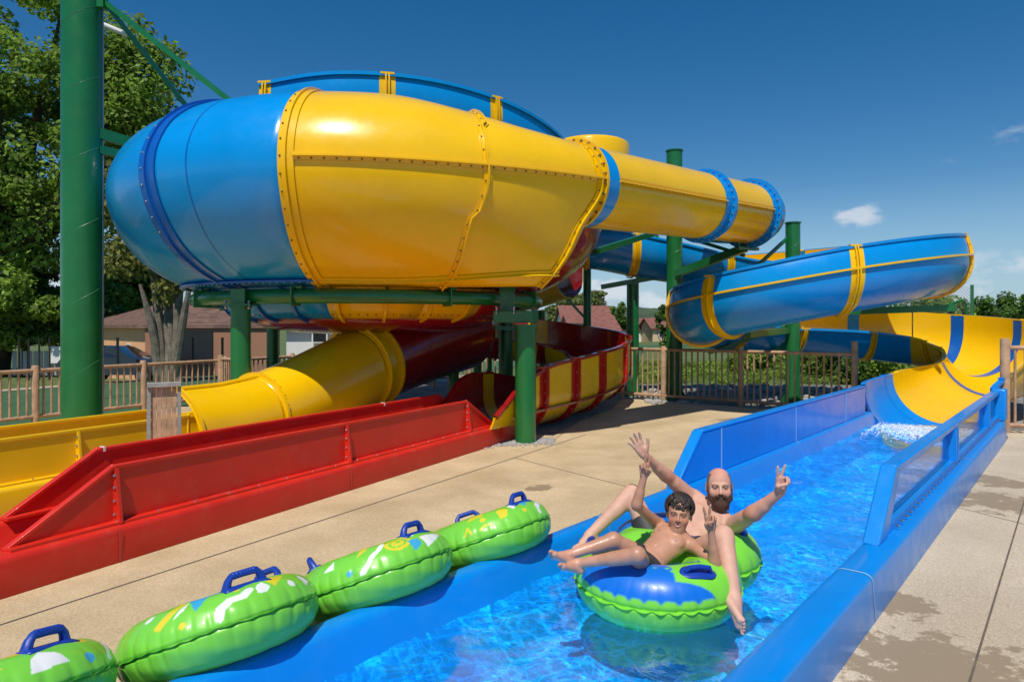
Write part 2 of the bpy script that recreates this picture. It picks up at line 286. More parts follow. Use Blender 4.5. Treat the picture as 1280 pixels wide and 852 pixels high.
class MB:
    """collects geometry, given in world coordinates, and links it as one mesh object"""
    def __init__(s): s.v = []; s.f = []; s.m = []
    def add(s, vs, fs, mi=0):
        b = len(s.v); s.v.extend([tuple(p) for p in vs]); s.f.extend([tuple(b + i for i in q) for q in fs])
        s.m.extend([mi] * len(fs) if isinstance(mi, int) else mi); return s
    def obox(s, c, ax, ay, az, sx, sy, sz, mi=0):
        c = Vector(c); ax = Vector(ax).normalized() * sx / 2; ay = Vector(ay).normalized() * sy / 2; az = Vector(az).normalized() * sz / 2
        vs = [c + ax*i + ay*j + az*k for k in (-1, 1) for j in (-1, 1) for i in (-1, 1)]
        return s.add(vs, [(0, 2, 3, 1), (4, 5, 7, 6), (0, 1, 5, 4), (2, 6, 7, 3), (0, 4, 6, 2), (1, 3, 7, 5)], mi)
    def box(s, x0, y0, z0, x1, y1, z1, mi=0):
        return s.obox(((x0+x1)/2, (y0+y1)/2, (z0+z1)/2), (1, 0, 0), (0, 1, 0), (0, 0, 1), abs(x1-x0), abs(y1-y0), abs(z1-z0), mi)
    def bar(s, a, b, w, h, mi=0):
        a = Vector(a); b = Vector(b); d = (b - a); l = d.length; d.normalize()
        up = Vector((0, 0, 1)) if abs(d.z) < 0.95 else Vector((1, 0, 0)); sd = d.cross(up).normalized(); up2 = sd.cross(d)
        return s.obox((a + b) / 2, d, sd, up2, l, w, h, mi)
    def tube(s, pts, r, n=12, mi=0, caps=True, closed=False):
        pts = [Vector(p) for p in pts]; N = len(pts); rs = r if hasattr(r, '__len__') else [r] * N
        fr = None; vs = []; prev = None
        for i, p in enumerate(pts):
            if closed: d = pts[(i+1) % N] - pts[i-1]
            else: d = pts[min(i+1, N-1)] - pts[max(i-1, 0)]
            d.normalize()
            if prev is None:
                up = Vector((0, 0, 1)) if abs(d.z) < 0.9 else Vector((1, 0, 0)); sd = d.cross(up).normalized()
            else:
                sd = (prev - d * prev.dot(d)).normalized()
            prev = sd; u2 = sd.cross(d)
            for k in range(n):
                a = 2*math.pi*k/n; vs.append(p + (sd*math.cos(a) + u2*math.sin(a)) * rs[i])
        fs = []
        for i in range(N if closed else N - 1):
            j = (i+1) % N
            for k in range(n):
                fs.append((i*n+k, i*n+(k+1) % n, j*n+(k+1) % n, j*n+k))
        if caps and not closed: fs.append(tuple(range(n))); fs.append(tuple((N-1)*n + k for k in reversed(range(n))))
        return s.add(vs, fs, mi)
    def sph(s, c, r, mi=0, n=8, m_=5, sc=(1, 1, 1)):
        c = Vector(c); vs = [c + Vector((0, 0, r*sc[2]))]
        for i in range(1, m_):
            t = math.pi*i/m_
            for k in range(n):
                a = 2*math.pi*k/n; vs.append(c + Vector((r*sc[0]*math.sin(t)*math.cos(a), r*sc[1]*math.sin(t)*math.sin(a), r*sc[2]*math.cos(t))))
        vs.append(c - Vector((0, 0, r*sc[2]))); fs = []
        for k in range(n): fs.append((0, 1+k, 1+(k+1) % n))
        for i in range(m_-2):
            for k in range(n): a = 1+i*n; fs.append((a+k, a+n+k, a+n+(k+1) % n, a+(k+1) % n))
        e = len(vs)-1; a = 1+(m_-2)*n
        for k in range(n): fs.append((a+k, e, a+(k+1) % n))
        return s.add(vs, fs, mi)
    def poly(s, pts, z0, z1, mi=0):
        n = len(pts); vs = [(p[0], p[1], z0) for p in pts] + [(p[0], p[1], z1) for p in pts]
        fs = [tuple(reversed(range(n))), tuple(range(n, 2*n))] + [(i, (i+1) % n, n+(i+1) % n, n+i) for i in range(n)]
        return s.add(vs, fs, mi)
    def prism(s, loop, off, mi=0):
        """closed 3-D outline given as points, extruded by vector off"""
        off = Vector(off); n = len(loop); a = [Vector(p) for p in loop]; b = [p + off for p in a]
        return s.add(a + b, [tuple(reversed(range(n))), tuple(range(n, 2*n))] + [(i, (i+1) % n, n+(i+1) % n, n+i) for i in range(n)], mi)
    def grid(s, rows, mi=0, closed=False):
        n = len(rows[0]); vs = [p for r in rows for p in r]; fs = []
        for i in range(len(rows) - (0 if closed else 1)):
            j = (i+1) % len(rows)
            for k in range(n-1): fs.append((i*n+k, i*n+k+1, j*n+k+1, j*n+k))
        return s.add(vs, fs, mi)
    def build(s, name, mats, parent=None, angle=35, label=None, bevel=0.0, recalc=True, solid=0.0):
        if not isinstance(mats, (list, tuple)): mats = [mats]
        loc = Vector((0, 0, 0))
        if parent is not None:
            q = parent
            while q is not None: loc += q.location; q = q.parent
            org = Vector((0, 0, 0))
        else:
            a = np.array(s.v); org = Vector(((a[:, 0].min()+a[:, 0].max())/2, (a[:, 1].min()+a[:, 1].max())/2, a[:, 2].min()))
        sh = loc if parent is not None else org
        me = bpy.data.meshes.new(name); me.from_pydata([(p[0]-sh.x, p[1]-sh.y, p[2]-sh.z) for p in s.v], [], s.f)
        for m in mats: me.materials.append(m)
        me.polygons.foreach_set('material_index', s.m)
        me.polygons.foreach_set('use_smooth', [True] * len(me.polygons))
        if recalc:
            import bmesh
            bm = bmesh.new(); bm.from_mesh(me); bmesh.ops.recalc_face_normals(bm, faces=bm.faces); bm.to_mesh(me); bm.free()
        me.set_sharp_from_angle(angle=R_(angle))
        o = bpy.data.objects.new(name, me); COL.objects.link(o)
        if parent is not None: o.parent = parent
        else: o.location = org
        if solid:
            md = o.modifiers.new('s', 'SOLIDIFY'); md.thickness = solid; md.offset = -1
        if bevel:
            md = o.modifiers.new('b', 'BEVEL'); md.width = bevel; md.segments = 2; md.limit_method = 'ANGLE'; md.angle_limit = R_(40)
        if label: o['label'] = label
        return o

def copy_tree(o, parent=None, top=True):
    c = o.copy(); COL.objects.link(c); c.parent = parent
    for ch in [x for x in COL.objects if x.parent == o]: copy_tree(ch, c)
    return c

def cr(P, n):
    """Catmull-Rom through rows of P, n samples, even in arc length of the first 3 columns"""
    P = np.array(P, float); m = len(P); Q = np.vstack([2*P[0]-P[1], P, 2*P[-1]-P[-2]]); out = []
    for i in range(m-1):
        p0, p1, p2, p3 = Q[i], Q[i+1], Q[i+2], Q[i+3]
        for t in np.linspace(0, 1, 40, endpoint=False):
            out.append(0.5*((2*p1) + (-p0+p2)*t + (2*p0-5*p1+4*p2-p3)*t*t + (-p0+3*p1-3*p2+p3)*t**3))
    out.append(P[-1]); out = np.array(out)
    s = np.concatenate([[0], np.cumsum(np.linalg.norm(np.diff(out[:, :3], axis=0), axis=1))])
    x = np.linspace(0, s[-1], n)
    return np.stack([np.interp(x, s, out[:, k]) for k in range(P.shape[1])], 1), s[-1]

# ------------------------------------------------------------------ setting: terrain, decks, gravel
FA = -13.15            # fence line (lane frame v) on the left
def gz(x, y):
    v = N2[0]*x + N2[1]*y
    t = min(max((FA - 0.3 - v) / 24.0, 0), 1); t = t*t*(3-2*t)
    return -0.95 * t - 0.02
def terrain():
    us = [-1800, -600, -200, -80, -40, -20, -8] + list(np.linspace(-8, 12.9, 10)[1:]) + list(np.linspace(12.9, 120, 36)[1:]) + [160, 220, 320, 500, 900, 2500]
    vs = [-2500, -900, -500, -300, -200] + list(np.linspace(-150, -12, 60)) + [-8, -5, -2.9, -1.05, 2, 6, 12, 25, 50, 100, 200, 500, 1000, 2500]
    verts = []; faces = []
    for u in us:
        for v in vs:
            p = T(u, v); verts.append((p.x, p.y, gz(p.x, p.y)))
    n = len(vs)
    for i in range(len(us)-1):
        for j in range(n-1):
            if us[i] >= -8.01 and us[i+1] <= 12.91 and vs[j] >= -2.91 and vs[j+1] <= -1.04: continue
            faces.append((i*n+j, (i+1)*n+j, (i+1)*n+j+1, i*n+j+1))
    m = MB(); m.add(verts, faces); return m
tag(terrain().build('ground', M['grass'], recalc=False), kind='structure')

def sheet(name, pts, z, m):
    b = MB(); b.add([(p[0], p[1], z) for p in pts], [tuple(range(len(pts)))]); o = b.build(name, m, recalc=False)
    if o.data.polygons[0].normal.z < 0: o.data.flip_normals()
    return tag(o, kind='structure')
deckL = [T(-8, -2.955), T(12.6, -2.955), (6.62, 13.05), (2.62, 16.15), (2.1, 14.2), (1.2, 12.3), L(9.7, -4.55), L(9.4, -13.1), L(-14, -13.1)]
sheet('concrete_deck', deckL, 0.0, M['deckL'])
deckR = [T(-8, -0.975), T(13.0, -0.975), (8.1, 11.25), (22, 9.6), (22, -6)]
sheet('concrete_deck', deckR, 0.0, M['deckR'])
grav = [L(9.4, -13.1), L(9.7, -4.55), (1.2, 12.3), (2.1, 14.2), (2.62, 16.15), (6.62, 13.05), T(12.95, -2.955), T(12.95, -0.975), (8.1, 11.25), (22, 9.6), (30, 16), (16, 19.5), (4, 19.8), (2, 21.5), L(20, -13.1)]
sheet('gravel_bed', grav, -0.006, M['gravel'])
pathb = [(-9, 25), (-2.5, 21.0), (4, 20.6), (4, 22.2), (-2, 22.8), (-8, 27)]
sheet('paved_path', pathb, 0.0, M['path'])
def strip(name, v0, v1, m, dz):
    b = MB(); rows = []
    for u in np.linspace(-20, 60, 60):
        row = []
        for v in np.linspace(v0, v1, 14):
            p = L(u, v); row.append((p.x, p.y, gz(p.x, p.y) + dz))
        rows.append(row)
    b.grid(rows); return tag(b.build(name, m), kind='structure')
strip('lawn', FA - 0.1, -26.0, M['turf'], 0.012)
strip('dirt_path', -26.4, -28.8, M['path'], 0.016)

# control joints cut in the concrete
def joint(pts, w=0.012):
    b = MB()
    for a, c in zip(pts[:-1], pts[1:]):
        a = Vector(a); c = Vector(c); d = (c-a).normalized(); n = Vector((-d.y, d.x, 0)) * w/2
        b.add([a-n+Vector((0, 0, .004)), c-n+Vector((0, 0, .004)), c+n+Vector((0, 0, .004)), a+n+Vector((0, 0, .004))], [(0, 1, 2, 3)])
    return b
def g0(px, py): Y = CAMH * F_PX / (py - 405); return Vector(((px-640)/F_PX*Y, Y, 0))
M['joint'] = mat('dark joint filler', (0.13, 0.105, 0.08), 0.9, 0.3, 12)
jl = g0(0, 781); jr = g0(643, 572); jm = g0(780, 607)
tag(joint([jl + (jl-jr)*0.3, jr, jr + (jr-jl).normalized()*2.2]).build('concrete_joint', M['joint']), kind='structure')
tag(joint([jr, jm + (jm-jr).normalized()*0.25], 0.009).build('concrete_joint', M['joint']), kind='structure')
tag(joint([g0(845, 508), g0(735, 516), g0(690, 552)], 0.009).build('concrete_joint', M['joint']), kind='structure')
r0 = g0(1212, 852); r1 = g0(1275, 644)
tag(joint([r0 + (r0-r1)*0.3, r1, r1 + (r1-r0)*1.3]).build('concrete_joint', M['joint']), kind='structure')
tag(joint([g0(1185, 631), g0(1280, 655), g0(1280, 655)+Vector((2, -.1, 0))], 0.008).build('concrete_joint', M['joint']), kind='structure')
# pebbles round the post foot
b = MB()
for i in range(1500):
    a = random.random(); c = at(640, 552, 10.05) if False else Vector((0.0, 10.05, 0))
    x = random.uniform(-0.75, 0.62); y = random.gauss(0, 0.13) + 0.28*x
    p = Vector((x+0.02, 10.08 + y, 0.006)); r = random.uniform(0.010, 0.024)
    b.sph(p, r, 0, 6, 4, (1, random.uniform(.7, 1), .6))
tag(b.build('pebble_bed', M['stones'], label=None), 'patch of loose grey pebbles round the foot of the green post', 'pebbles', kind='stuff')

# ------------------------------------------------------------------ blue channel
def sweep_profile(b, prof, frame, u0, u1, mi=0, nu=2, closed=True):
    rows = []
    for u in np.linspace(u0, u1, nu): rows.append([frame(u, p[0], p[1]) for p in prof])
    if closed: rows = [r + [r[0]] for r in rows]
    b.grid(rows, mi)
    return b
def rnd(pts, r=0.03, n=4):
    """round the corners of a closed polyline"""
    out = []; N = len(pts)
    for i in range(N):
        a, p, c = Vector(pts[i-1]), Vector(pts[i]), Vector(pts[(i+1) % N])
        d1 = (a-p); d2 = (c-p); rr = min(r, d1.length*.45, d2.length*.45); s = p + d1.normalized()*rr; e = p + d2.normalized()*rr
        for k in range(n+1):
            t = k/n; out.append(tuple((1-t)**2*s + 2*t*(1-t)*p + t*t*e))
    return out
chan = thing('landing_channel', 'long bright blue water channel with raised side walls, the two bathers floating in it', 'landing channel', T(6, -1.96, 0))
# closed shell profile: outer left foot > rim > inner wall > floor > inner wall > rim > outer right foot, with thickness below
prof = [(-2.975, -0.02), (-2.96, 0.235), (-2.93, 0.268), (-2.85, 0.270), (-2.815, 0.245), (-2.72, -0.02), (-2.64, -0.26), (-2.5, -0.30),
        (-1.48, -0.30), (-1.34, -0.26), (-1.27, -0.02), (-1.195, 0.245), (-1.165, 0.270), (-1.02, 0.270), (-0.985, 0.250), (-0.965, -0.02),
        (-0.99, -0.02), (-1.2, -0.36), (-2.75, -0.36), (-2.95, -0.02)]
prof = rnd(prof, 0.02, 2)
cuts = [-6, 4.45, 8.95, 12.75]
for a, c in zip(cuts[:-1], cuts[1:]):
    sweep_profile(MB(), prof, T, a, c - 0.004, 0, 8).build('channel_section', M['lane_blue'], chan, angle=40)
for u in cuts[1:-1]:
    b = MB(); sweep_profile(b, [(p[0]*1.0 + (0.002 if p[0] > -1.97 else -0.002), p[1] + 0.003) for p in prof], T, u - 0.008, u + 0.006)
    b.build('seam', M['seam'], chan)
# left raised wall
def slab_wall(b, v0, v1, loop, frame, mi=0):
    """loop: (u,z) outline; extruded from v0 to v1"""
    A = [frame(u, v0, z) for u, z in loop]; B_ = [frame(u, v1, z) for u, z in loop]; n = len(loop)
    b.add(A + B_, [tuple(range(n)), tuple(reversed(range(n, 2*n)))] + [(i, n+i, n+(i+1) % n, (i+1) % n) for i in range(n)], mi)
slp = 0.62
b = MB(); slab_wall(b, -2.925, -2.845, [(6.19-.55, .262), (6.19, .71), (12.4, .71), (12.4, .262)], T)
b.build('raised_wall', M['lane_blue'], chan, bevel=0.018)
b = MB(); slab_wall(b, -2.945, -2.84, [(6.19, .705), (6.19, .735), (12.4, .735), (12.4, .705)], T)
slab_wall(b, -2.945, -2.84, [(5.62, .268), (5.665, .262), (6.215, .70), (6.17, .73)], T)
b.build('top_rail', M['lane_blue'], chan, bevel=0.012)
for u in (6.62, 8.9, 11.2):
    b = MB(); slab_wall(b, -2.842, -2.838, [(u-.006, .27), (u+.006, .27), (u+.006, .705), (u-.006, .705)], T); b.build('seam', M['seam'], chan)
# right wall: rails, stanchions and acrylic windows
b = MB()
slab_wall(b, -1.185, -1.075, [(5.62, .66), (5.62, .72), (13.2, .72), (13.2, .66)], T)
slab_wall(b, -1.185, -1.075, [(5.05, .268), (5.30, .268), (5.75, .66), (5.60, .72)], T)
b.build('window_frame', M['lane_blue'], chan, bevel=0.012)
b = MB(); slab_wall(b, -1.175, -1.085, [(5.2, .268), (5.2, .335), (13.2, .335), (13.2, .268)], T)
for u in np.arange(5.55, 12.8, 0.16): b.sph(T(u, -1.075+.012, .30), .014, 1, 6, 4)
b.build('lower_rail', [M['lane_blue'], M['galv']], chan)
b = MB()
slab_wall(b, -1.165, -1.15, [(5.35, .33), (5.72, .33), (5.72, .665), (5.66, .665)], T)
for z in (.38, .50): b.sph(T(5.56, -1.14, z), .018, 1, 6, 4)
b.build('gusset', [M['lane_blue'], M['galv']], chan)
for uu in (8.45, 11.45):
    b = MB()
    for du in (-.07, .07):
        slab_wall(b, -1.18, -1.06, [(uu+du-.012, .33), (uu+du+.012, .33), (uu+du+.012, .665), (uu+du-.012, .665)], T)
    slab_wall(b, -1.155, -1.14, [(uu-.07, .33), (uu+.07, .33), (uu+.07, .665), (uu-.07, .665)], T)
    for z in (.42, .56): b.sph(T(uu+.1, -1.09, z), .02, 1, 6, 4)
    b.build('stanchion', [M['lane_blue'], M['galv']], chan)
b = MB(); slab_wall(b, -1.19, -1.0, [(12.9, .25), (13.25, .25), (13.25, .74), (12.98, .74)], T); b.build('end_block', M['lane_blue'], chan, bevel=.02)
for a, c in ((5.68, 8.37), (8.53, 11.37), (11.53, 12.95)):
    b = MB(); slab_wall(b, -1.135, -1.127, [(a, .335), (c, .335), (c, .66), (a, .66)], T); b.build('window', M['acrylic'], chan)

# water
def water_obj():
    nu, nv = 520, 66
    u = np.linspace(-5.5, 12.85, nu); v = np.linspace(-2.775, -1.225, nv)
    U, V = np.meshgrid(u, v, indexing='ij')
    z = np.zeros_like(U)
    r = np.random.default_rng(3)
    for k in range(26):
        lam = r.uniform(0.10, 0.55); a = r.uniform(0, 2*math.pi); ph = r.uniform(0, 6.28); amp = 0.0013 * (lam/0.4)**0.9
        z += amp*np.sin(2*math.pi*(U*math.cos(a)+V*math.sin(a))/lam + ph + 1.3*np.sin(2.1*U+1.7*V+ph))
    z += 0.02*np.exp(-((U-12.2)/0.5)**2)*np.abs(np.sin(U*9+V*14))
    x = D1[0]*U + N1[0]*V; y = D1[1]*U + N1[1]*V
    co = np.stack([x, y, z+0.075], -1).reshape(-1, 3)
    I = np.arange(nu*nv).reshape(nu, nv)
    q = np.stack([I[:-1, :-1], I[1:, :-1], I[1:, 1:], I[:-1, 1:]], -1).reshape(-1, 4)
    me = bpy.data.meshes.new('water'); me.from_pydata(co.tolist(), [], q.tolist()); me.polygons.foreach_set('use_smooth', [True]*len(me.polygons))
    m = bpy.data.materials.new('clear rippled water'); m.use_nodes = True; nt = m.node_tree; nt.nodes.remove(nt.nodes['Principled BSDF'])
    g = nt.nodes.new('ShaderNodeNewGeometry')
    wv = nt.nodes.new('ShaderNodeTexNoise'); wv.inputs['Scale'].default_value = 2.6; wv.inputs['Detail'].default_value = 5; nt.links.new(g.outputs['Position'], wv.inputs['Vector'])
    mixv = nt.nodes.new('ShaderNodeMix'); mixv.data_type = 'VECTOR'; mixv.inputs['Factor'].default_value = 0.42
    nt.links.new(g.outputs['Position'], mixv.inputs['A']); nt.links.new(wv.outputs['Color'], mixv.inputs['B'])
    def ridge(scale, w0, w1, amp, rnd_=1.0):
        vo = nt.nodes.new('ShaderNodeTexVoronoi'); vo.feature = 'DISTANCE_TO_EDGE'; vo.inputs['Scale'].default_value = scale; vo.inputs['Randomness'].default_value = rnd_
        nt.links.new(mixv.outputs['Result'], vo.inputs['Vector'])
        mr = nt.nodes.new('ShaderNodeMapRange'); mr.interpolation_type = 'SMOOTHERSTEP'
        for i, val in enumerate((w0, w1, amp, 0.0)): mr.inputs[i+1].default_value = val
        nt.links.new(vo.outputs[0], mr.inputs[0]); return mr.outputs[0]
    # caustic light web painted into the transparent colour as bright Voronoi ridges
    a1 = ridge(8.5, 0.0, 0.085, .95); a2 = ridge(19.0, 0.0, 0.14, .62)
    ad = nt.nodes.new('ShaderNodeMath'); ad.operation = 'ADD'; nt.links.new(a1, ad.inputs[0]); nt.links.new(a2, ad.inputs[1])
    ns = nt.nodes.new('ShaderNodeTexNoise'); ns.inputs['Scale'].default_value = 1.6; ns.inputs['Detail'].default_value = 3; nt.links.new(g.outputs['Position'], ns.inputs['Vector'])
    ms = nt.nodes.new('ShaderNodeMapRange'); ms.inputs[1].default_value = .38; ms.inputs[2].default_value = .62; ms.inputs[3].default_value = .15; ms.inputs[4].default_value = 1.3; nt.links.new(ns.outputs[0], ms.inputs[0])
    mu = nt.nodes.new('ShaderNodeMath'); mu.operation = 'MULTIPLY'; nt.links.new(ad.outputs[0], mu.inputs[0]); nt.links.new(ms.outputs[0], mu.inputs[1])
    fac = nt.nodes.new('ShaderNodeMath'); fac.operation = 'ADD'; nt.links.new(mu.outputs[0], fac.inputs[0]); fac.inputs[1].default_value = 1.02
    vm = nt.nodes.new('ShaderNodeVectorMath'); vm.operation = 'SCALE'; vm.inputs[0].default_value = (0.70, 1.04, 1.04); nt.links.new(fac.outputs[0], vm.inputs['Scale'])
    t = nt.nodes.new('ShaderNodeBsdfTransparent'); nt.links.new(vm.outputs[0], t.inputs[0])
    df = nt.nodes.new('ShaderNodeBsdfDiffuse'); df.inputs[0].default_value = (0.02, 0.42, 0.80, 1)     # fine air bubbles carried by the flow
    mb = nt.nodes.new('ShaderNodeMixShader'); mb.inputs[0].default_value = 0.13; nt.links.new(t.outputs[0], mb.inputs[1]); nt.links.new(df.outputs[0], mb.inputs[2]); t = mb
    gl = nt.nodes.new('ShaderNodeBsdfGlossy'); gl.inputs['Roughness'].default_value = 0.03
    n1 = nt.nodes.new('ShaderNodeTexNoise'); n1.inputs['Scale'].default_value = 13; n1.inputs['Detail'].default_value = 5; nt.links.new(mixv.outputs['Result'], n1.inputs['Vector'])
    bp = nt.nodes.new('ShaderNodeBump'); bp.inputs['Distance'].default_value = 0.007; nt.links.new(n1.outputs[0], bp.inputs['Height'])
    nt.links.new(bp.outputs[0], gl.inputs['Normal'])
    f = nt.nodes.new('ShaderNodeFresnel'); f.inputs[0].default_value = 1.33; nt.links.new(bp.outputs[0], f.inputs['Normal'])
    fm = nt.nodes.new('ShaderNodeMath'); fm.operation = 'MULTIPLY'; nt.links.new(f.outputs[0], fm.inputs[0]); fm.inputs[1].default_value = 0.32
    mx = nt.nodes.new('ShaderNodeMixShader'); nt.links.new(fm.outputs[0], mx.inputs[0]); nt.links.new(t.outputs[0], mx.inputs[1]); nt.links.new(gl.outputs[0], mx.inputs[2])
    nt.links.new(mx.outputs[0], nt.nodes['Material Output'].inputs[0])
    me.materials.append(m); o = bpy.data.objects.new('water', me); COL.objects.link(o); return tag(o, kind='structure')
water_obj()
# broken white water where the slide runs out
b = MB()
for i in range(5200):
    k = random.random(); u = 12.60 - abs(random.gauss(0, .50)); v = -2.0 + random.gauss(0, .30); v = max(-2.66, min(-1.36, v)); r = random.uniform(.0025, .009)
    b.sph(T(u, v, .082 + abs(random.gauss(0, .022))*(1 if u > 12 else .4)), r, 0, 5, 4, (random.uniform(1, 2.4), random.uniform(1, 2), random.uniform(.5, 1)))
tag(b.build('splash', mat('white foam', (0.75, 0.80, 0.85), 0.35)), 'white foaming splash where the yellow flume enters the blue channel', 'splash', kind='stuff')

# ------------------------------------------------------------------ red and yellow run-out lanes
def lane(root, m, vn, vf, u0, u1, nstart, fstart, ribs, nend, fend, slope_end=True):
    """vn: v of near wall, vf: v of far wall (vf < vn)"""
    b = MB()
    pr = rnd([(vn+.15, -.01), (vn+.14, .235), (vn+.11, .262), (vn-.02, .262), (vn-.05, .23), (vn-.10, .05), (vf+.10, .05), (vf+.05, .23), (vf+.02, .262), (vf-.11, .262), (vf-.14, .235), (vf-.15, -.01)], .02, 2)
    sweep_profile(b, pr, L, u0, u1, 0, 10); b.build('lane_base', m, root, angle=40)
    def wall(v, st, en, side, dn):
        b = MB(); base = .258
        lp = [(st-dn, base), (st, .68), (en, .68), (en + (.75 if slope_end else .0), base)]
        slab_wall(b, v-.012, v+.012, lp, L); b.build('side_wall', m, root)
        b = MB()        # rolled lip that follows the slope and the top
        for (p, q) in ((lp[0], lp[1]), (lp[1], lp[2]), (lp[2], lp[3])):
            b.bar(L(p[0], v, p[1]), L(q[0], v, q[1]), .055, .03)
        for p in lp[1:3]: b.sph(L(p[0], v, p[1]), .024, 0, 8, 6)
        b.build('wall_lip', m, root, bevel=.006)
        b = MB()
        b.bar(L(st-dn, v+side*.045, base+.012), L(en+.6, v+side*.045, base+.012), .09, .02)
        if side_ == 'near':
            for u in np.arange(nstart, nend, .33): b.sph(L(u, vn+.06, .284), .009, 1, 6, 4)
        b.build('wall_foot', [m, M['galv']], root)
    side_ = 'near'; wall(vn, nstart, nend, 1, .72); side_ = 'far'; wall(vf, fstart, fend, 1, .72)
    for u in ribs:
        b = MB(); b.prism([L(u, vn+.012, .27), L(u, vn+.10, .27), L(u, vn+.045, .67), L(u, vn+.012, .67)], L(.022, 0, 0))
        for z in (.33, .43, .53, .62): b.sph(L(u-.006, vn+.035, z), .013, 1, 6, 4)
        b.build('rib', [m, M['galv']], root)
redl = thing('landing_lane', 'narrow red dry run-out lane with bolted side walls, nearest the tube row', 'landing lane', L(4, -5.5, 0))
lane(redl, M['lane_red'], -5.08, -5.90, -6, 9.0, 3.06, 3.42, (3.06, 5.56, 7.97), 7.99, 8.5)
M['redseal'] = mat('faded red sealant', (.42, .06, .045), .6)
for u, v in ((5.5, -4.925), (8.4, -4.925), (3.02, -4.925)):
    b = MB(); slab_wall(b, v-.003, v, [(u, .0), (u+.008, .0), (u+.008, .25), (u, .25)], L); b.build('seam', M['redseal'], redl)
for u in (3.46, 7.2):
    b = MB(); slab_wall(b, -5.932, -5.868, [(u, .66), (u+.018, .66), (u+.018, .70), (u, .70)], L); b.build('seam', M['white'], redl)
# apron at the head of the red lane
b = MB()
rows = []
for t in np.linspace(0, 1, 10):
    u = 8.7 + .9*t
    rows.append([L(u, vv + (.0 if vv > -5.4 else -.0), max(0.02, zz)) for vv, zz in ((-4.93, -.01), (-4.93, .26 + .10*t), (-5.0, .27+.12*t), (-5.1, .12+.02*t), (-5.3, .05), (-5.7, .05), (-5.9, .15), (-6.0, .3+.5*t), (-6.05, .3+.5*t), (-6.07, 0))])
b.grid(rows); b.build('apron', M['lane_red'], redl, solid=.0)
yell = thing('landing_lane', 'yellow run-out lane behind the red one, leading left out of the picture', 'landing lane', L(2, -7.6, 0))
lane(yell, M['lane_yel'], -7.15, -8.02, -9, 5.35, -12, -12, (1.3, 3.93), 5.2, 5.3, False)

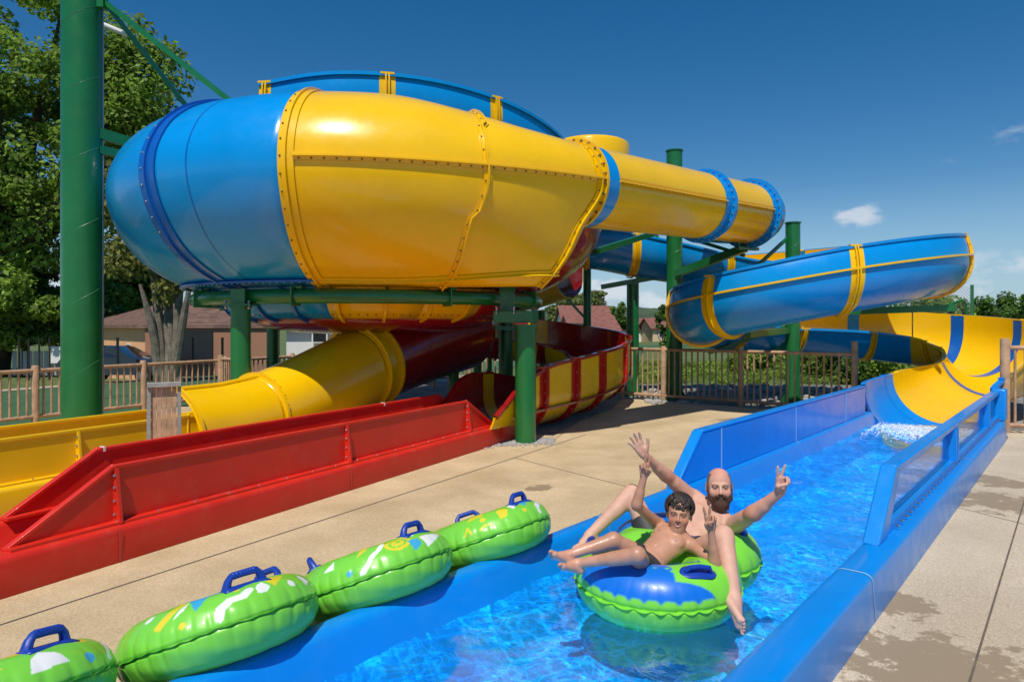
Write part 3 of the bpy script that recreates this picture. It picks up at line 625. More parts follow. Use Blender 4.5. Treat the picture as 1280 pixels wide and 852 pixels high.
# ------------------------------------------------------------------ flumes
def flume_sections(root, ctrl, nst, cuts, mo, mi_, jo, ji, rr0=.6, rib=None, bolts=None, name='flume_section', jw=.15, K=14, pale_from=None):
    """open flume. ctrl rows: x y zbottom halfwidth h_left h_right"""
    S, length = cr(ctrl, nst)
    P = S[:, :3]; Tn = np.gradient(P, axis=0); Tn[:, 2] = 0; Tn /= np.linalg.norm(Tn, axis=1)[:, None]
    Rt = np.stack([Tn[:, 1], -Tn[:, 0], np.zeros(len(Tn))], 1)
    def section(i, off):
        w, hl, hr = S[i, 3:6]; pts = []; rr = S[i, 6] if S.shape[1] > 6 else rr0; curl = S[i, 7] if S.shape[1] > 7 else 0.0
        def side(h, sgn):
            th = math.acos(max(-1, min(1, 1-h/rr))) if h < rr else math.pi/2
            out = []
            for k in range(1, K+1):
                a = th*k/K; nx, nz = math.sin(a), -math.cos(a)
                out.append((sgn*(w*math.sin(a) + off*nx), rr*(1-math.cos(a)) + off*nz))
            n2 = 5
            for k in range(1, n2+1):
                if h > rr:
                    zz = rr + (h-rr)*k/n2; sn = min(1.0, (zz-rr)/rr); cs = math.sqrt(max(0, 1-sn*sn)); xr = (1 - curl*(1-cs)); out.append((sgn*(w*xr + off*(1-curl*(1-cs))), zz + off*sn*curl))
                else: out.append((out[K-1][0], out[K-1][1] + 0.004*k))
            return out
        l = side(hl, -1); r = side(hr, 1)
        return [*reversed(l), (0, -off), *r]
    def rowat(i, off):
        return [Vector(P[i]) + Vector(Rt[i])*x + Vector((0, 0, z)) for x, z in section(i, off)]
    step = length/(nst-1)
    idx = sorted(set([0, nst-1] + [int(round(c*(nst-1))) for c in cuts]))
    for a, c in zip(idx[:-1], idx[1:]):
        inner = [rowat(i, 0) for i in range(a, c+1)]; outer = [rowat(i, .028) for i in range(a, c+1)]
        b = MB(); b.grid([list(reversed(r)) for r in inner], 1); b.grid(outer, 0)
        for side in (0, -1):      # rolled rim
            rows = []
            sg = -1 if side == 0 else 1
            for k, i in enumerate(range(a, c+1)):
                ip, op = inner[k][side], outer[k][side]; rt = Vector(Rt[i])*sg; z = Vector((0, 0, 1))
                rows.append([ip, ip + z*.022, ip + rt*.075 + z*.022, ip + rt*.075 - z*.03, op - z*.03])
            b.grid(rows, 2)
        n = len(inner[0])
        for e in (0, -1): b.add(inner[e] + outer[e], [(k, k+1, n+k+1, n+k) for k in range(n-1)], 0)
        b.build(name, [mo, mi_, mo if pale_from is None else pale_from], root, angle=50, recalc=True)
    for c in idx[1:-1]:
        hw = max(1, int(round(jw/step)))
        rng_i = [max(0, min(nst-1, c+k)) for k in range(-hw, hw+1)]
        b = MB()
        b.grid([rowat(i, .034) for i in rng_i], 0); b.grid([list(reversed(rowat(i, -.005))) for i in rng_i], 1)
        # proud double ring in the middle
        r0 = rowat(c, .03); r1 = rowat(c, .085); tv = Vector(Tn[c])
        for s_ in (-.035, .012):
            b.grid([[p + tv*s_ for p in r0], [p + tv*s_ for p in r1], [p + tv*(s_+.023) for p in r1], [p + tv*(s_+.023) for p in r0]], 0)
        # cap over the rims
        for e, sg in ((0, -1), (-1, 1)):
            q = rowat(c, 0)[e]; rt = Vector(Rt[c])*sg
            b.obox(q + rt*.035 + Vector((0, 0, .012)), tv, rt, (0, 0, 1), 2*hw*step, .09, .032, 0)
        for k in range(2, len(r0)-1, 2):
            pp = (r0[k]+r1[k])/2 + tv*.038; b.sph(pp, .011, 2, 6, 4)
        b.build('joint_flange', [jo, ji, bolts or M['galv']], root, angle=50)
    if rib is not None:          # bolted stiffener along the outside of the tall wall
        side, kk, (a, c), rm = rib
        a = int(a*(nst-1)); c = int(c*(nst-1)); rows = []
        for i in range(a, c+1):
            q = rowat(i, .03); p = q[kk] if side < 0 else q[len(q)-1-kk]; rt = Vector(Rt[i])*side
            rows.append([p - rt*.01 + Vector((0, 0, .018)), p + rt*.055 + Vector((0, 0, .018)), p + rt*.055 - Vector((0, 0, .018)), p - rt*.01 - Vector((0, 0, .018))])
        b = MB(); b.grid(rows, 0); b.build('stiffener_rib', rm, root)
    return S, Rt, Tn

bs = thing('spiral_slide', 'open blue flume with yellow joint bands winding down to the blue water channel', 'water slide', (6.5, 14.3, 0))
HL, HR = 0.50, 0.95
ctrlA = []
# upper part: lies over the bowl and drops behind it
cx, cy, rad = -2.75, 14.1, 3.45
for a in np.linspace(254, 368, 7):
    ctrlA.append((cx + rad*math.cos(R_(a)), cy + rad*math.sin(R_(a)), 4.53 - 0.80*max(0, (a-290)/78)**1.5 - .12*max(0, (272-a)/18), .55, .5, .92))
ctrlA += [(0.7, 16.9, 4.45, .55, .5, .8), (0.1, 19.0, 4.1, .55, .5, .8), (-1.7, 19.9, 3.8, .55, .5, .8), (-3.1, 18.9, 3.5, .55, .6, .6),
          (-2.2, 17.7, 3.48, .58, .8, .7), (0, 17.2, 3.36, .6, .8, .85), (1.9, 16.8, 3.14, .6, .8, .9), (3.5, 16.85, 2.86, .62, .8, .9), (5.6, 17.0, 2.62, .62, .9, .7),
          (7.5, 16.7, 2.54, .62, 1.1, .5), (8.55, 15.3, 2.5, .62, 1.15, .5), (8.45, 13.8, 2.36, .62, 1.15, .5), (7.3, 12.75, 2.18, .62, 1.15, .5),
          (5.8, 12.5, 1.92, .62, 1.15, .5), (4.5, 12.95, 1.62, .62, 1.12, .5), (3.95, 14.1, 1.38, .62, 1.1, .5), (4.5, 15.4, 1.22, .62, 1.1, .5), (5.9, 16.1, 1.12, .62, 1.1, .52),
          (7.2, 16.25, 1.05, .64, 1.15, .55), (8.6, 16.2, .92, .70, 1.2, .6), (9.75, 15.5, .75, .80, 1.2, .6), (10.0, 14.2, .55, .85, 1.2, .6), (9.2, 13.1, .33, .80, 1.15, .62),
          (8.15, 12.35, .12, .78, .95, .75), (7.0, 11.45, -.10, .78, .85, .85), (6.72, 11.1, -.21, .78, .90, .90)]
ctrlA2 = []
for q in ctrlA:
    x, y, z = q[:3]; last = (y < 16.5 and z < .96 and z > -.9 and x > 6.2)
    rrv, cu = (.66, .5)
    if z < 1.0: rrv, cu = ((.72, .4) if z > .9 else (.95, 0.0))
    if z < .15: rrv = .80
    ctrlA2.append((*q[:3], q[3]*(1.12 if z < .9 else 1.04), q[4], q[5], rrv, cu))
ctrlA = ctrlA2
S0, len0 = cr(ctrlA, 1600)
def frac_near(pt):
    d = np.linalg.norm(S0[:, :3] - np.array(pt), axis=1); return float(np.argmin(d))/1599
fsplit = frac_near((8.6, 16.2, .92))
# blue outside and inside down to the last turn, then yellow inside
NS = 560
def resub(S, f0, f1, n):
    a = np.linspace(f0*1599, f1*1599, n); return np.stack([np.interp(a, np.arange(1600), S[:, k]) for k in range(S.shape[1])], 1)
f_blue = frac_near((9.3, 15.85, .85)); f_end = 1.0
f_run = frac_near((7.55, 11.9, .0))
M['bluein'] = M['blue']
nb = 14
cutw = [(-3.62, 10.76, 4.5), (-1.95, 10.75, 4.5), (-.60, 11.35, 4.5), (0.6, 13.0, 4.3), (0.7, 16.9, 4.45), (-1.7, 19.9, 3.8), (-2.2, 17.7, 3.2), (1.75, 16.8, 3.15), (2.95, 16.85, 2.95), (5.2, 17.0, 2.65), (7.2, 16.8, 2.6), (8.32, 13.62, 2.33), (6.05, 12.52, 1.97), (4.25, 13.3, 1.55), (4.0, 14.35, 1.34), (5.0, 15.75, 1.17), (6.6, 16.2, 1.07), (8.4, 16.2, .95)]
subA = resub(S0, 0, f_blue, 420)
flume_sections(bs, subA, 420, [frac_near(c)/f_blue for c in cutw], M['blue'], M['yellow'], M['yellow'], M['blue'], rib=(-1, 4, (frac_near((7.6, 16.7, 2.6))/f_blue, .995), M['yellow']), pale_from=M['blue'])
subB = resub(S0, f_blue, f_run, 150)
cb = [(9.72, 15.5, .75), (10.02, 14.7, .62), (9.3, 13.2, .35)]
flume_sections(bs, subB, 150, [(frac_near(c)-f_blue)/(f_run-f_blue) for c in cb], M['blue'] if False else M['yellow'], M['yellow'], M['yellow'], M['dkblue'], pale_from=M['yellow'], jw=.075)
subC = resub(S0, f_run, 1.0, 40)
flume_sections(bs, subC, 40, [.12], M['lane_blue'], M['lane_blue'], M['lane_blue'], M['lane_blue'], pale_from=M['lane_blue'], name='run_out')

rs_ = thing('spiral_slide', 'red and yellow striped body flume curling down to the red lane', 'water slide', (0.3, 15, 0))
ctrlR = [(1.5, 17.9, 2.45, .5, .5, .9), (0.6, 18.9, 2.2, .5, .5, .9), (-1.0, 19.0, 1.9, .5, .5, .9), (-2.3, 17.9, 1.55, .52, .7, .7), (-1.8, 16.8, 1.2, .54, .95, .5), (-.6, 16.5, .97, .55, 1.0, .45),
         (.8, 16.75, .78, .55, 1.05, .45), (1.75, 16.3, .55, .56, 1.08, .5), (2.02, 15.2, .36, .56, 1.1, .5), (1.6, 13.8, .2, .56, 1.1, .5), (.85, 12.5, .10, .56, 1.08, .6), (.1, 11.3, .06, .52, 1.0, .85), (-.32, 10.5, .05, .46, .75, .85), (-.62, 9.95, .05, .42, .35, .5)]
SR, lr = cr(ctrlR, 300)
def fr(pt): return float(np.argmin(np.linalg.norm(SR[:, :3]-np.array(pt), axis=1)))/299
cutr = [fr(c) for c in ((.6, 18.9, 2.2), (-1.6, 16.7, 1.1), (-.4, 16.5, .95), (.7, 16.7, .8), (2.02, 15.3, .4), (1.75, 14.2, .25), (1.2, 13.05, .15), (.62, 12.1, .1), (.08, 11.2, .05))]
flume_sections(rs_, ctrlR, 300, cutr, M['yellow'], M['dkred'], M['red'], M['yellow'], rr0=.5, jw=.15, rib=(-1, 8, (.45, .97), M['dkred']), pale_from=M['dkred'])

# ------------------------------------------------------------------ bowl slide
bowl = thing('bowl_slide', 'huge closed blue and yellow bowl slide carried on a green ring beam', 'water slide', (-2.5, 12.4, 0))
BC = Vector((-2.5, 12.4, 0))
PROF = [(2.82, 2.27), (3.12, 2.36), (3.48, 2.54), (3.80, 2.80), (4.03, 3.14), (4.16, 3.48), (4.20, 3.76), (4.15, 4.06), (3.97, 4.40), (3.66, 4.68), (3.28, 4.86), (2.92, 4.94)]
def bp(ph, r, z): return Vector((BC.x + r*math.cos(R_(ph)), BC.y + r*math.sin(R_(ph)), z))
def prof_s(prof, n):
    a, _ = cr([(r, z, 0) for r, z in prof], n); return [(p[0], p[1]) for p in a]
PS = prof_s(PROF, 40)
def bowl_wall(p0, p1, m, name='wall_panel', pr=PS):
    b = MB(); b.grid([[bp(ph, r, z) for r, z in pr] for ph in np.linspace(p0, p1, max(4, int(abs(p1-p0)/2.5)))])
    return b.build(name, m, bowl, recalc=False, solid=.03)
def fix(o):   # outward normals
    me = o.data; k = sum((Vector(p.center)).dot(Vector((p.normal.x, p.normal.y, 0))) for p in list(me.polygons)[::7])
    if k < 0: me.flip_normals()
    return o
def meridian(ph, m, mb=None, w=.10, pr=None, bolts=True, hgt=.055):
    pr = pr or PS
    n = len(pr); b = MB(); rows = []
    tang = Vector((-math.sin(R_(ph)), math.cos(R_(ph)), 0))
    nm = []
    for i in range(n):
        a = pr[max(0, i-1)]; c = pr[min(n-1, i+1)]; d = Vector((c[0]-a[0], c[1]-a[1])).normalized(); nm.append((d.y, -d.x))
    for (r, z), (nx, nz) in zip(pr, nm):
        c = bp(ph, r, z); out = Vector((math.cos(R_(ph))*nx, math.sin(R_(ph))*nx, nz))
        rows.append([c - tang*w/2 + out*.004, c - tang*w/2 + out*.02, c - tang*.012 + out*.022, c - tang*.012 + out*hgt, c + tang*.012 + out*hgt, c + tang*.012 + out*.022, c + tang*w/2 + out*.02, c + tang*w/2 + out*.004])
    b.grid(rows, 0)
    if bolts:
        for i in range(1, n-1, 2):
            (r, z), (nx, nz) = pr[i], nm[i]; c = bp(ph, r, z); out = Vector((math.cos(R_(ph))*nx, math.sin(R_(ph))*nx, nz))
            for s_ in (-1, ): b.sph(c + tang*s_*w*.34 + out*.024, .014, 1, 6, 4)
    return b.build('joint_flange', [m, mb or M['galv']], bowl, angle=50)
def latitude(p0, p1, r, z, m, mb, hgt=.06, down=True, step=2.0):
    b = MB(); rows = []
    for ph in np.linspace(p0, p1, max(6, int(abs(p1-p0)/2))):
        rows.append([bp(ph, r-.01, z+.014), bp(ph, r+hgt, z+.014), bp(ph, r+hgt, z-.014), bp(ph, r-.01, z-.014)])
    b.grid(rows, 0)
    for ph in np.arange(p0+1, p1, step):
        b.sph(bp(ph, r+hgt*.6, z-.018), .013, 1, 6, 4)
    return b.build('rim_flange', [m, mb], bowl, angle=50)
fix(bowl_wall(-122, -92.8, M['blue'])); fix(bowl_wall(-180, -122, M['blue'])); fix(bowl_wall(-230, -180, M['blue']))

fix(bowl_wall(-76, 20, M['dkred'], pr=[(r-.04, z) for r, z in PS[:22]])); fix(bowl_wall(20, 75, M['dkred'])); fix(bowl_wall(75, 130, M['blue']))
PL = PS[:24]

meridian(-122, M['dkblue'], w=.34); meridian(-93.0, M['yellow'], M['rustbolt'], w=.20); meridian(-180, M['dkblue'], w=.3)
b = MB()      # moulded hairline joint on the blue panel
b.grid([[bp(-112+.12*k, r+.002+(.002 if k == 1 else 0), z) for k in range(3)] for r, z in [(q[0]+.002, q[1]) for q in PS[2:38]]])
b.build('panel_joint', M['dkblue'], bowl)
latitude(-180, -93.2, 3.10, 2.335, M['dkblue'], M['galv'], .09)
# floor seen from below
FL = prof_s([(2.84, 2.27), (2.70, 2.24), (2.56, 2.08), (2.44, 1.93), (2.3, 1.86), (2.15, 1.82)], 10)
FI = prof_s([(2.17, 1.82), (1.9, 1.70), (1.4, 1.62), (.8, 1.58)], 6)
for p0, p1, m in ((-230, -185, 'blue'), (-185, -140, 'blue'), (-140, -94, 'blue'), (-94, -62, 'yellow'), (-62, -38, 'yellow'), (-38, 20, 'dkred'), (20, 75, 'dkred'), (75, 130, 'blue')):
    b = MB(); b.grid([[bp(ph, r, z) for r, z in FL] for ph in np.linspace(p0, p1, max(3, int(abs(p1-p0)/6)))])
    for ph in np.arange(p0+1, p1, 3.0): b.sph(bp(ph, 2.40, 1.885), .012, 1, 6, 4); b.sph(bp(ph, 2.62, 2.14), .012, 1, 6, 4)
    b.build('floor_panel', [M[m], M['rustbolt']], bowl, recalc=False, solid=.01)
b = MB(); b.grid([[bp(ph, r, z) for r, z in FI] for ph in np.linspace(0, 360, 48)]); b.build('floor_panel', M['dkred'], bowl, recalc=False, solid=.02)
for ph in np.arange(-230, -40, 15.5):
    b = MB()
    tang = Vector((-math.sin(R_(ph)), math.cos(R_(ph)), 0))
    b.grid([[bp(ph, r, z)-tang*.02-Vector((0, 0, .0)), bp(ph, r, z)-tang*.02-Vector((0, 0, .05)), bp(ph, r, z)+tang*.02-Vector((0, 0, .05)), bp(ph, r, z)+tang*.02] for r, z in FL], 0); b.build('floor_rib', M['dkblue'] if ph < -94 else M['yellow'], bowl)

# entry: bowl profile lofts into the round tube
TA = Vector((.92, 10.09, 3.80)); TB = Vector((4.82, 13.93, 4.00)); TR = .60
tdir = (TB-TA).normalized(); tside = Vector((tdir.y, -tdir.x, 0)).normalized(); tup = tside.cross(tdir)
def circ_pt(c, a, r=TR): return c + tside*math.cos(a)*r + tup*math.sin(a)*r
n = len(PS)
KM = min(range(n), key=lambda k: abs(PS[k][1]-3.76))
lowB, _ = cr([tuple(at(681, 358, 9.80)), tuple(at(700, 337, 9.72)), tuple(at(716, 314, 9.68)), tuple(at(732, 281, 9.66)), tuple(circ_pt(TA, R_(-22))), tuple(circ_pt(TA, 0.0))], KM+1)
secB = [Vector(p) for p in lowB] + [circ_pt(TA - tdir*.03, R_(130*(k-KM)/(n-1-KM))) for k in range(KM+1, n)]
def hood_curve(k):
    """one line of the front wall: round the bowl, then straightening into the entry tube"""
    r, z = PS[k]; pe = -77.0; pts = [bp(ph, r, z) for ph in map(float, np.linspace(-92.8, pe, 30))]
    a = pts[-1]; da = (pts[-1]-pts[-2]).normalized(); c = secB[k]; Ld = (c-a).length*.95
    for q in map(float, np.linspace(0, 1, 30)[1:]):
        h1 = 2*q**3-3*q**2+1; h2 = q**3-2*q**2+q; h3 = -2*q**3+3*q**2; h4 = q**3-q**2
        pts.append(h1*a + h2*da*Ld + h3*c + h4*tdir*Ld)
    sm, _ = cr([tuple(p) for p in pts], 60); return [Vector(p) for p in sm]
cols = [hood_curve(k) for k in range(n)]
rows = [[cols[k][i] for k in range(n)] for i in range(60)]
b = MB(); b.grid(rows); fix(b.build('wall_panel', M['yellow'], bowl, recalc=False, solid=.03))
def gnorm(i, k):
    a = rows[min(59, i+1)][k]-rows[max(0, i-1)][k]; c = rows[i][min(n-1, k+1)]-rows[i][max(0, k-1)]
    return a.cross(c).normalized(), a.normalized(), c.normalized()
def flange_along(path, horiz):
    b = MB(); rws = []
    for (i, k) in path:
        nn_, ta, tcx = gnorm(i, k); p = rows[i][k]; w = tcx if horiz else ta
        rws.append([p - w*.055 + nn_*.003, p - w*.055 + nn_*.018, p - w*.012 + nn_*.020, p - w*.012 + nn_*.06, p + w*.012 + nn_*.06, p + w*.012 + nn_*.020, p + w*.055 + nn_*.018, p + w*.055 + nn_*.003])
    b.grid(rws, 0)
    for q in range(1, len(rws)-1, 2): b.sph(rws[q][1]*.5 + rws[q][2]*.5, .014, 1, 6, 4)
    return b.build('joint_flange', [M['yellow'], M['rustbolt']], bowl, angle=50)
flange_along([(i, KM) for i in range(1, 60)], True)
JR = next(i for i in range(60) if rows[i][KM].x/rows[i][KM].y > (608-640)/F_PX)
flange_along([(JR + int(round(3.2*(k-KM)/n)), k) for k in range(0, n)], False)
flange_along([(i, 3) for i in range(1, 60)], True)
flange_along([(57, k) for k in range(0, KM+8)], False)
def ring_band(c, r, w, proud, m, mb=None, nbolt=28, d=tdir, s_=tside, u_=tup, parent=bowl, name='joint_flange', lip=0.0, a0=0, a1=360):
    b = MB(); rows = []
    for a in np.linspace(a0, a1, 49):
        a = R_(a); o = s_*math.cos(a) + u_*math.sin(a)
        pr = [(-w/2, r+.002), (-w/2, r+proud), (-.02, r+proud), (-.02, r+proud+lip), (.02, r+proud+lip), (.02, r+proud), (w/2, r+proud), (w/2, r+.002)]
        rows.append([c + d*x + o*q for x, q in pr])
    b.grid(rows, 0)
    if mb:
        for k in range(nbolt):
            a = 2*math.pi*(k+.5)/nbolt; o = s_*math.cos(a)+u_*math.sin(a)
            b.sph(c - d*.032 + o*(r+proud+lip*.5), .017, 1, 6, 4); b.sph(c - d*w*.33 + o*(r+proud+.004), .013, 1, 6, 4)
    return b.build(name, [m, mb or m], parent, angle=40)
def tube_seg(path, r, m, name='tube_section', parent=bowl, seg=48, solid=.02, a0=0, a1=360):
    pts, _ = cr([(p[0], p[1], p[2]) for p in path], max(4, int(6*len(path)))); b = MB()
    rs = [float(q) for q in np.interp(np.linspace(0, 1, len(pts)), np.linspace(0, 1, len(r)), r)] if hasattr(r, '__len__') else [r]*len(pts)
    rows = []
    for i in range(len(pts)):
        d = (Vector(pts[min(i+1, len(pts)-1)]) - Vector(pts[max(i-1, 0)])).normalized(); s_ = Vector((d.y, -d.x, 0)).normalized(); u_ = s_.cross(d)
        rows.append([Vector(pts[i]) + (s_*math.cos(R_(a)) + u_*math.sin(R_(a)))*rs[i] for a in np.linspace(a0, a1, seg+1)])
    b.grid(rows); return b.build(name, m, parent, recalc=True, solid=solid)
L1 = (TB-TA).length
P1_ = TA; P2_ = TA + tdir*(L1*.668); P3_ = TB
tube_seg([TA, TA+tdir*L1*.3, P2_], TR, M['yellow']); tube_seg([P2_, P2_+tdir*.5, P3_], TR, M['yellow'])
ring_band(TA + tdir*.16, TR, .30, .006, M['blue']); ring_band(TA - tdir*.04, TR, .16, .02, M['yellow'], M['rustbolt'], lip=.05)
ring_band(P2_, TR, .42, .012, M['blue'], M['galv'], lip=.07, nbolt=30); ring_band(P3_, TR, .30, .012, M['blue'], M['galv'], lip=.10, nbolt=30)
# the tube bends away behind its last flange
tube_seg([P3_, P3_ + tdir*.4 + Vector((-.03, .10, .02)), P3_ + tdir*.6 + Vector((-.5, .7, .1)), P3_ + Vector((-.6, 1.5, .22))], TR*.99, M['blue'])
b = MB()
for s_ in (.25, .55, .85): pass
for sg in (1, -1):
    b.bar(TA + tdir*.3 + tside*sg*(TR+.012), P2_ - tdir*.2 + tside*sg*(TR+.012), .05, .022); b.bar(P2_ + tdir*.2 + tside*sg*(TR+.012), P3_ - tdir*.15 + tside*sg*(TR+.012), .05, .022)
for s_ in map(float, np.arange(.35, L1-.15, .11)):
    b.sph(TA + tdir*s_ + tside*(TR+.028) - Vector((0, 0, .014)), .010, 1, 6, 4)
b.build('side_flange', [M['yellow'], M['rustbolt']], bowl)
# capping dome behind the tube
cc = at(738, 184, 15.2); b = MB(); rows = []
for t in np.linspace(0, 90, 8):
    rows.append([cc + Vector((.86*math.cos(R_(t))*math.cos(R_(a)), .86*math.cos(R_(t))*math.sin(R_(a)), .16*math.sin(R_(t)))) for a in range(0, 361, 12)])
rows.insert(0, [cc + Vector((.86*math.cos(R_(a)), .86*math.sin(R_(a)), -1.45)) for a in range(0, 361, 12)])
b.grid(rows); b.build('cap', M['yellow'], bowl, recalc=True, solid=.02)
# exit: dark red cone, then yellow tube down to the yellow lane
ex = [(-1.15, 13.6, 1.75), (-1.55, 12.9, 1.55), (-1.95, 12.15, 1.32), (-2.35, 11.4, 1.10)]
tube_seg(ex, [.95, .85, .74, .66], M['dkred'], 'exit_cone')
ex2 = [(-2.35, 11.4, 1.10), (-2.7, 10.8, .90), (-3.12, 10.05, .66), (-3.5, 9.38, .47)]
tube_seg(ex2, [.66, .63, .60, .57], M['yellow'], 'exit_tube')
d_ = Vector((-.38, -.7, -.16)).normalized(); s2 = Vector((d_.y, -d_.x, 0)).normalized(); u2 = s2.cross(d_)
ring_band(Vector(ex2[0]) + d_*.05, .65, .14, .02, M['yellow'], M['rustbolt'], d=d_, s_=s2, u_=u2, lip=.06)
ring_band(Vector(ex2[0]) + d_*.34, .645, .10, .02, M['yellow'], M['rustbolt'], d=d_, s_=s2, u_=u2, lip=.05)
ex3 = [(-3.5, 9.38, .47), (-3.80, 8.83, .41), (-4.12, 8.25, .40)]
tube_seg(ex3, [.57, .56, .56], M['yellow'], 'exit_chute', a0=-262, a1=15)
d3 = (Vector(ex3[2]) - Vector(ex3[0])).normalized(); s3 = Vector((d3.y, -d3.x, 0)).normalized(); u3 = s3.cross(d3)
ring_band(Vector(ex3[0]), .575, .08, .01, M['yellow'], M['rustbolt'], d=d3, s_=s3, u_=u3, lip=.04)
ring_band(Vector(ex3[2]), .565, .06, .01, M['yellow'], None, d=d3, s_=s3, u_=u3, lip=.05, a0=-262, a1=15)
for aa in (-262, 15):
    b = MB(); o = s3*math.cos(R_(aa)) + u3*math.sin(R_(aa)); b.tube([Vector(a)+o*q for a, q in zip(ex3, (.58, .57, .57))], .03, 8); b.build('chute_lip', M['yellow'], bowl)

# ------------------------------------------------------------------ green steelwork
def post(px, Y, dia, ztop, label, base=0.0, weld=True, x=None, cap=True, plate=True):
    X = (px-640)/F_PX*Y if x is None else x
    t = thing('steel_post', label, 'steel post', (X, Y, base), 'green steel posts')
    b = MB(); b.tube([(X, Y, base), (X, Y, ztop)], dia/2, 32); b.build('pole', M['green'], t, angle=40)
    if weld:
        b = MB(); z = base + .5; pts = []
        k = 0; H = dia*1.9; N_ = int((ztop-base-.3)/H*24)
        for i in range(N_):
            a = 2*math.pi*i/24; pts.append((X+math.cos(a)*dia/2*1.002, Y+math.sin(a)*dia/2*1.002, base+.15+H*i/24))
        if len(pts) > 3: b.tube(pts, .0035, 4); b.build('weld_seam', M['greenpale'], t)
    if plate:
        b = MB(); b.obox((X, Y, base+.012), (1, 0, 0), (0, 1, 0), (0, 0, 1), dia*2, dia*2, .024)
        for a in (0, 90, 180, 270):
            c, s = math.cos(R_(a+45)), math.sin(R_(a+45))
            b.prism([(X+c*dia*.5, Y+s*dia*.5, base+.024), (X+c*dia*.98, Y+s*dia*.98, base+.024), (X+c*dia*.5, Y+s*dia*.5, base+.28)], (-s*.012, c*.012, 0))
        b.build('base_plate', M['green'], t)
    if cap:
        b = MB(); b.tube([(X, Y, ztop), (X, Y, ztop+.025)], dia/2+.02, 24); b.build('top_cap', M['green'], t)
    return t
M['greenpale'] = mat('bright weld bead', (0.05, 0.22, 0.09), 0.35)
P1 = post(103, 10.5, .57, 7.6, 'very thick green post at the far left, cut off by the top of the picture', plate=False)
P2 = post(301, 9.62, .27, 1.98, 'green post under the left end of the ring beam, standing behind the red lane', weld=False)
P3 = post(657, 10.12, .31, 1.72, 'short green post with a flat head plate standing in grey pebbles', weld=False, plate=False)
P4 = post(843, 15.72, .36, 5.72, 'tall green post rising behind the yellow entry tube with its base behind the fence')
P5 = post(991, 14.6, .30, 3.9, 'green post in the middle of the blue spiral slide')
P6 = post(791, 16.9, .30, 2.78, 'dark shaded green post left of the tall one behind the fence gate')
P7 = post(734, 18.0, .21, 4.2, 'slim green post just right of the bowl, behind the striped flume', weld=False)
P8 = post(632, 14.6, .30, 2.1, 'shaded green post behind the head plate post under the bowl', weld=True)
P9 = post(567, 13.0, .20, 1.78, 'dark green post under the middle of the bowl', weld=False)
P10 = post(341, 15.2, .26, 2.05, 'rear green post under the left half of the bowl', weld=False)
P11 = post(597, 19.6, .24, 2.0, 'thin sunlit green post in front of the far fence under the bowl', weld=False)
P12 = post(677, 18.9, .20, 2.1, 'thin dark post behind the striped flume, left of the slim green one', weld=False)
P13 = post(612, 17.2, .12, 2.0, 'very thin dark post beside the shaded post under the bowl', weld=False)
ringo = thing('ring_beam', 'green tubular ring beam that carries the bowl', 'steel beam', (BC.x, BC.y, 2.13))
b = MB(); b.tube([(BC.x+2.95*math.cos(R_(a)), BC.y+2.95*math.sin(R_(a)), 2.14) for a in range(0, 360, 4)], .105, 18, closed=True); b.build('ring_tube', M['green'], ringo)
for ph in (-100, -58, -20, -140, 40, 110, 170):
    b = MB(); c = bp(ph, 2.95, 2.14); rd = Vector((math.cos(R_(ph)), math.sin(R_(ph)), 0)); tg = Vector((-rd.y, rd.x, 0))
    b.obox(c + Vector((0, 0, .0)), tg, rd, (0, 0, 1), .02, .27, .27); b.obox(c + Vector((0, 0, .12)) + tg*.06, tg, rd, (0, 0, 1), .12, .12, .04)
    b.build('clamp_plate', M['green'], ringo)
# heads: bracket plates on P2 and P3
def bolt_pair(b, c, ax, sp, mi=0):
    for s in (-1, 1):
        q = Vector(c) + Vector(ax)*sp*s; b.tube([q - Vector((0, 0, .06)), q + Vector((0, 0, .06))], .012, 6, mi); b.sph(q+Vector((0, 0, .04)), .024, mi, 6, 4); b.sph(q-Vector((0, 0, .04)), .024, mi, 6, 4)
x2, y2 = P2.location.x, P2.location.y
b = MB(); b.obox((x2, y2, 2.02), (1, 0, 0), (0, 1, 0), (0, 0, 1), .40, .36, .022); b.obox((x2, y2, 2.12), (1, 0, 0), (0, 1, 0), (0, 0, 1), .20, .24, .24); b.build('head_plate', M['green'], P2)
b = MB(); bolt_pair(b, (x2, y2-.12, 2.02), (1, 0, 0), .16); b.build('bolt', M['galv'], P2)
x3, y3 = P3.location.x, P3.location.y
b = MB(); rp = bp(-37, 2.95, 2.0); dirr = Vector((rp.x-x3, rp.y-y3, 0)); dirr = Vector((-.34, .25, 0))
c3 = Vector((x3, y3, 1.86)) + dirr*.42; b.obox(c3, (1, -.35, 0), (.35, 1, 0), (0, 0, 1), .62, .30, .18)
b.build('head_beam', M['green'], P3, bevel=.01)
b = MB(); b.obox(c3 + Vector((-.13, .08, .24)), (1, -.35, 0), (.35, 1, 0), (0, 0, 1), .22, .03, .40); b.tube([c3+Vector((-.13, .05, .40)), c3+Vector((-.13, .09, .40))], .12, 16)
b.build('ring_bracket', M['green'], P3)
b = MB(); bolt_pair(b, c3 + Vector((-.16, -.12, .10)), (1, -.35, 0), .13); b.build('bolt', M['galv'], P3)
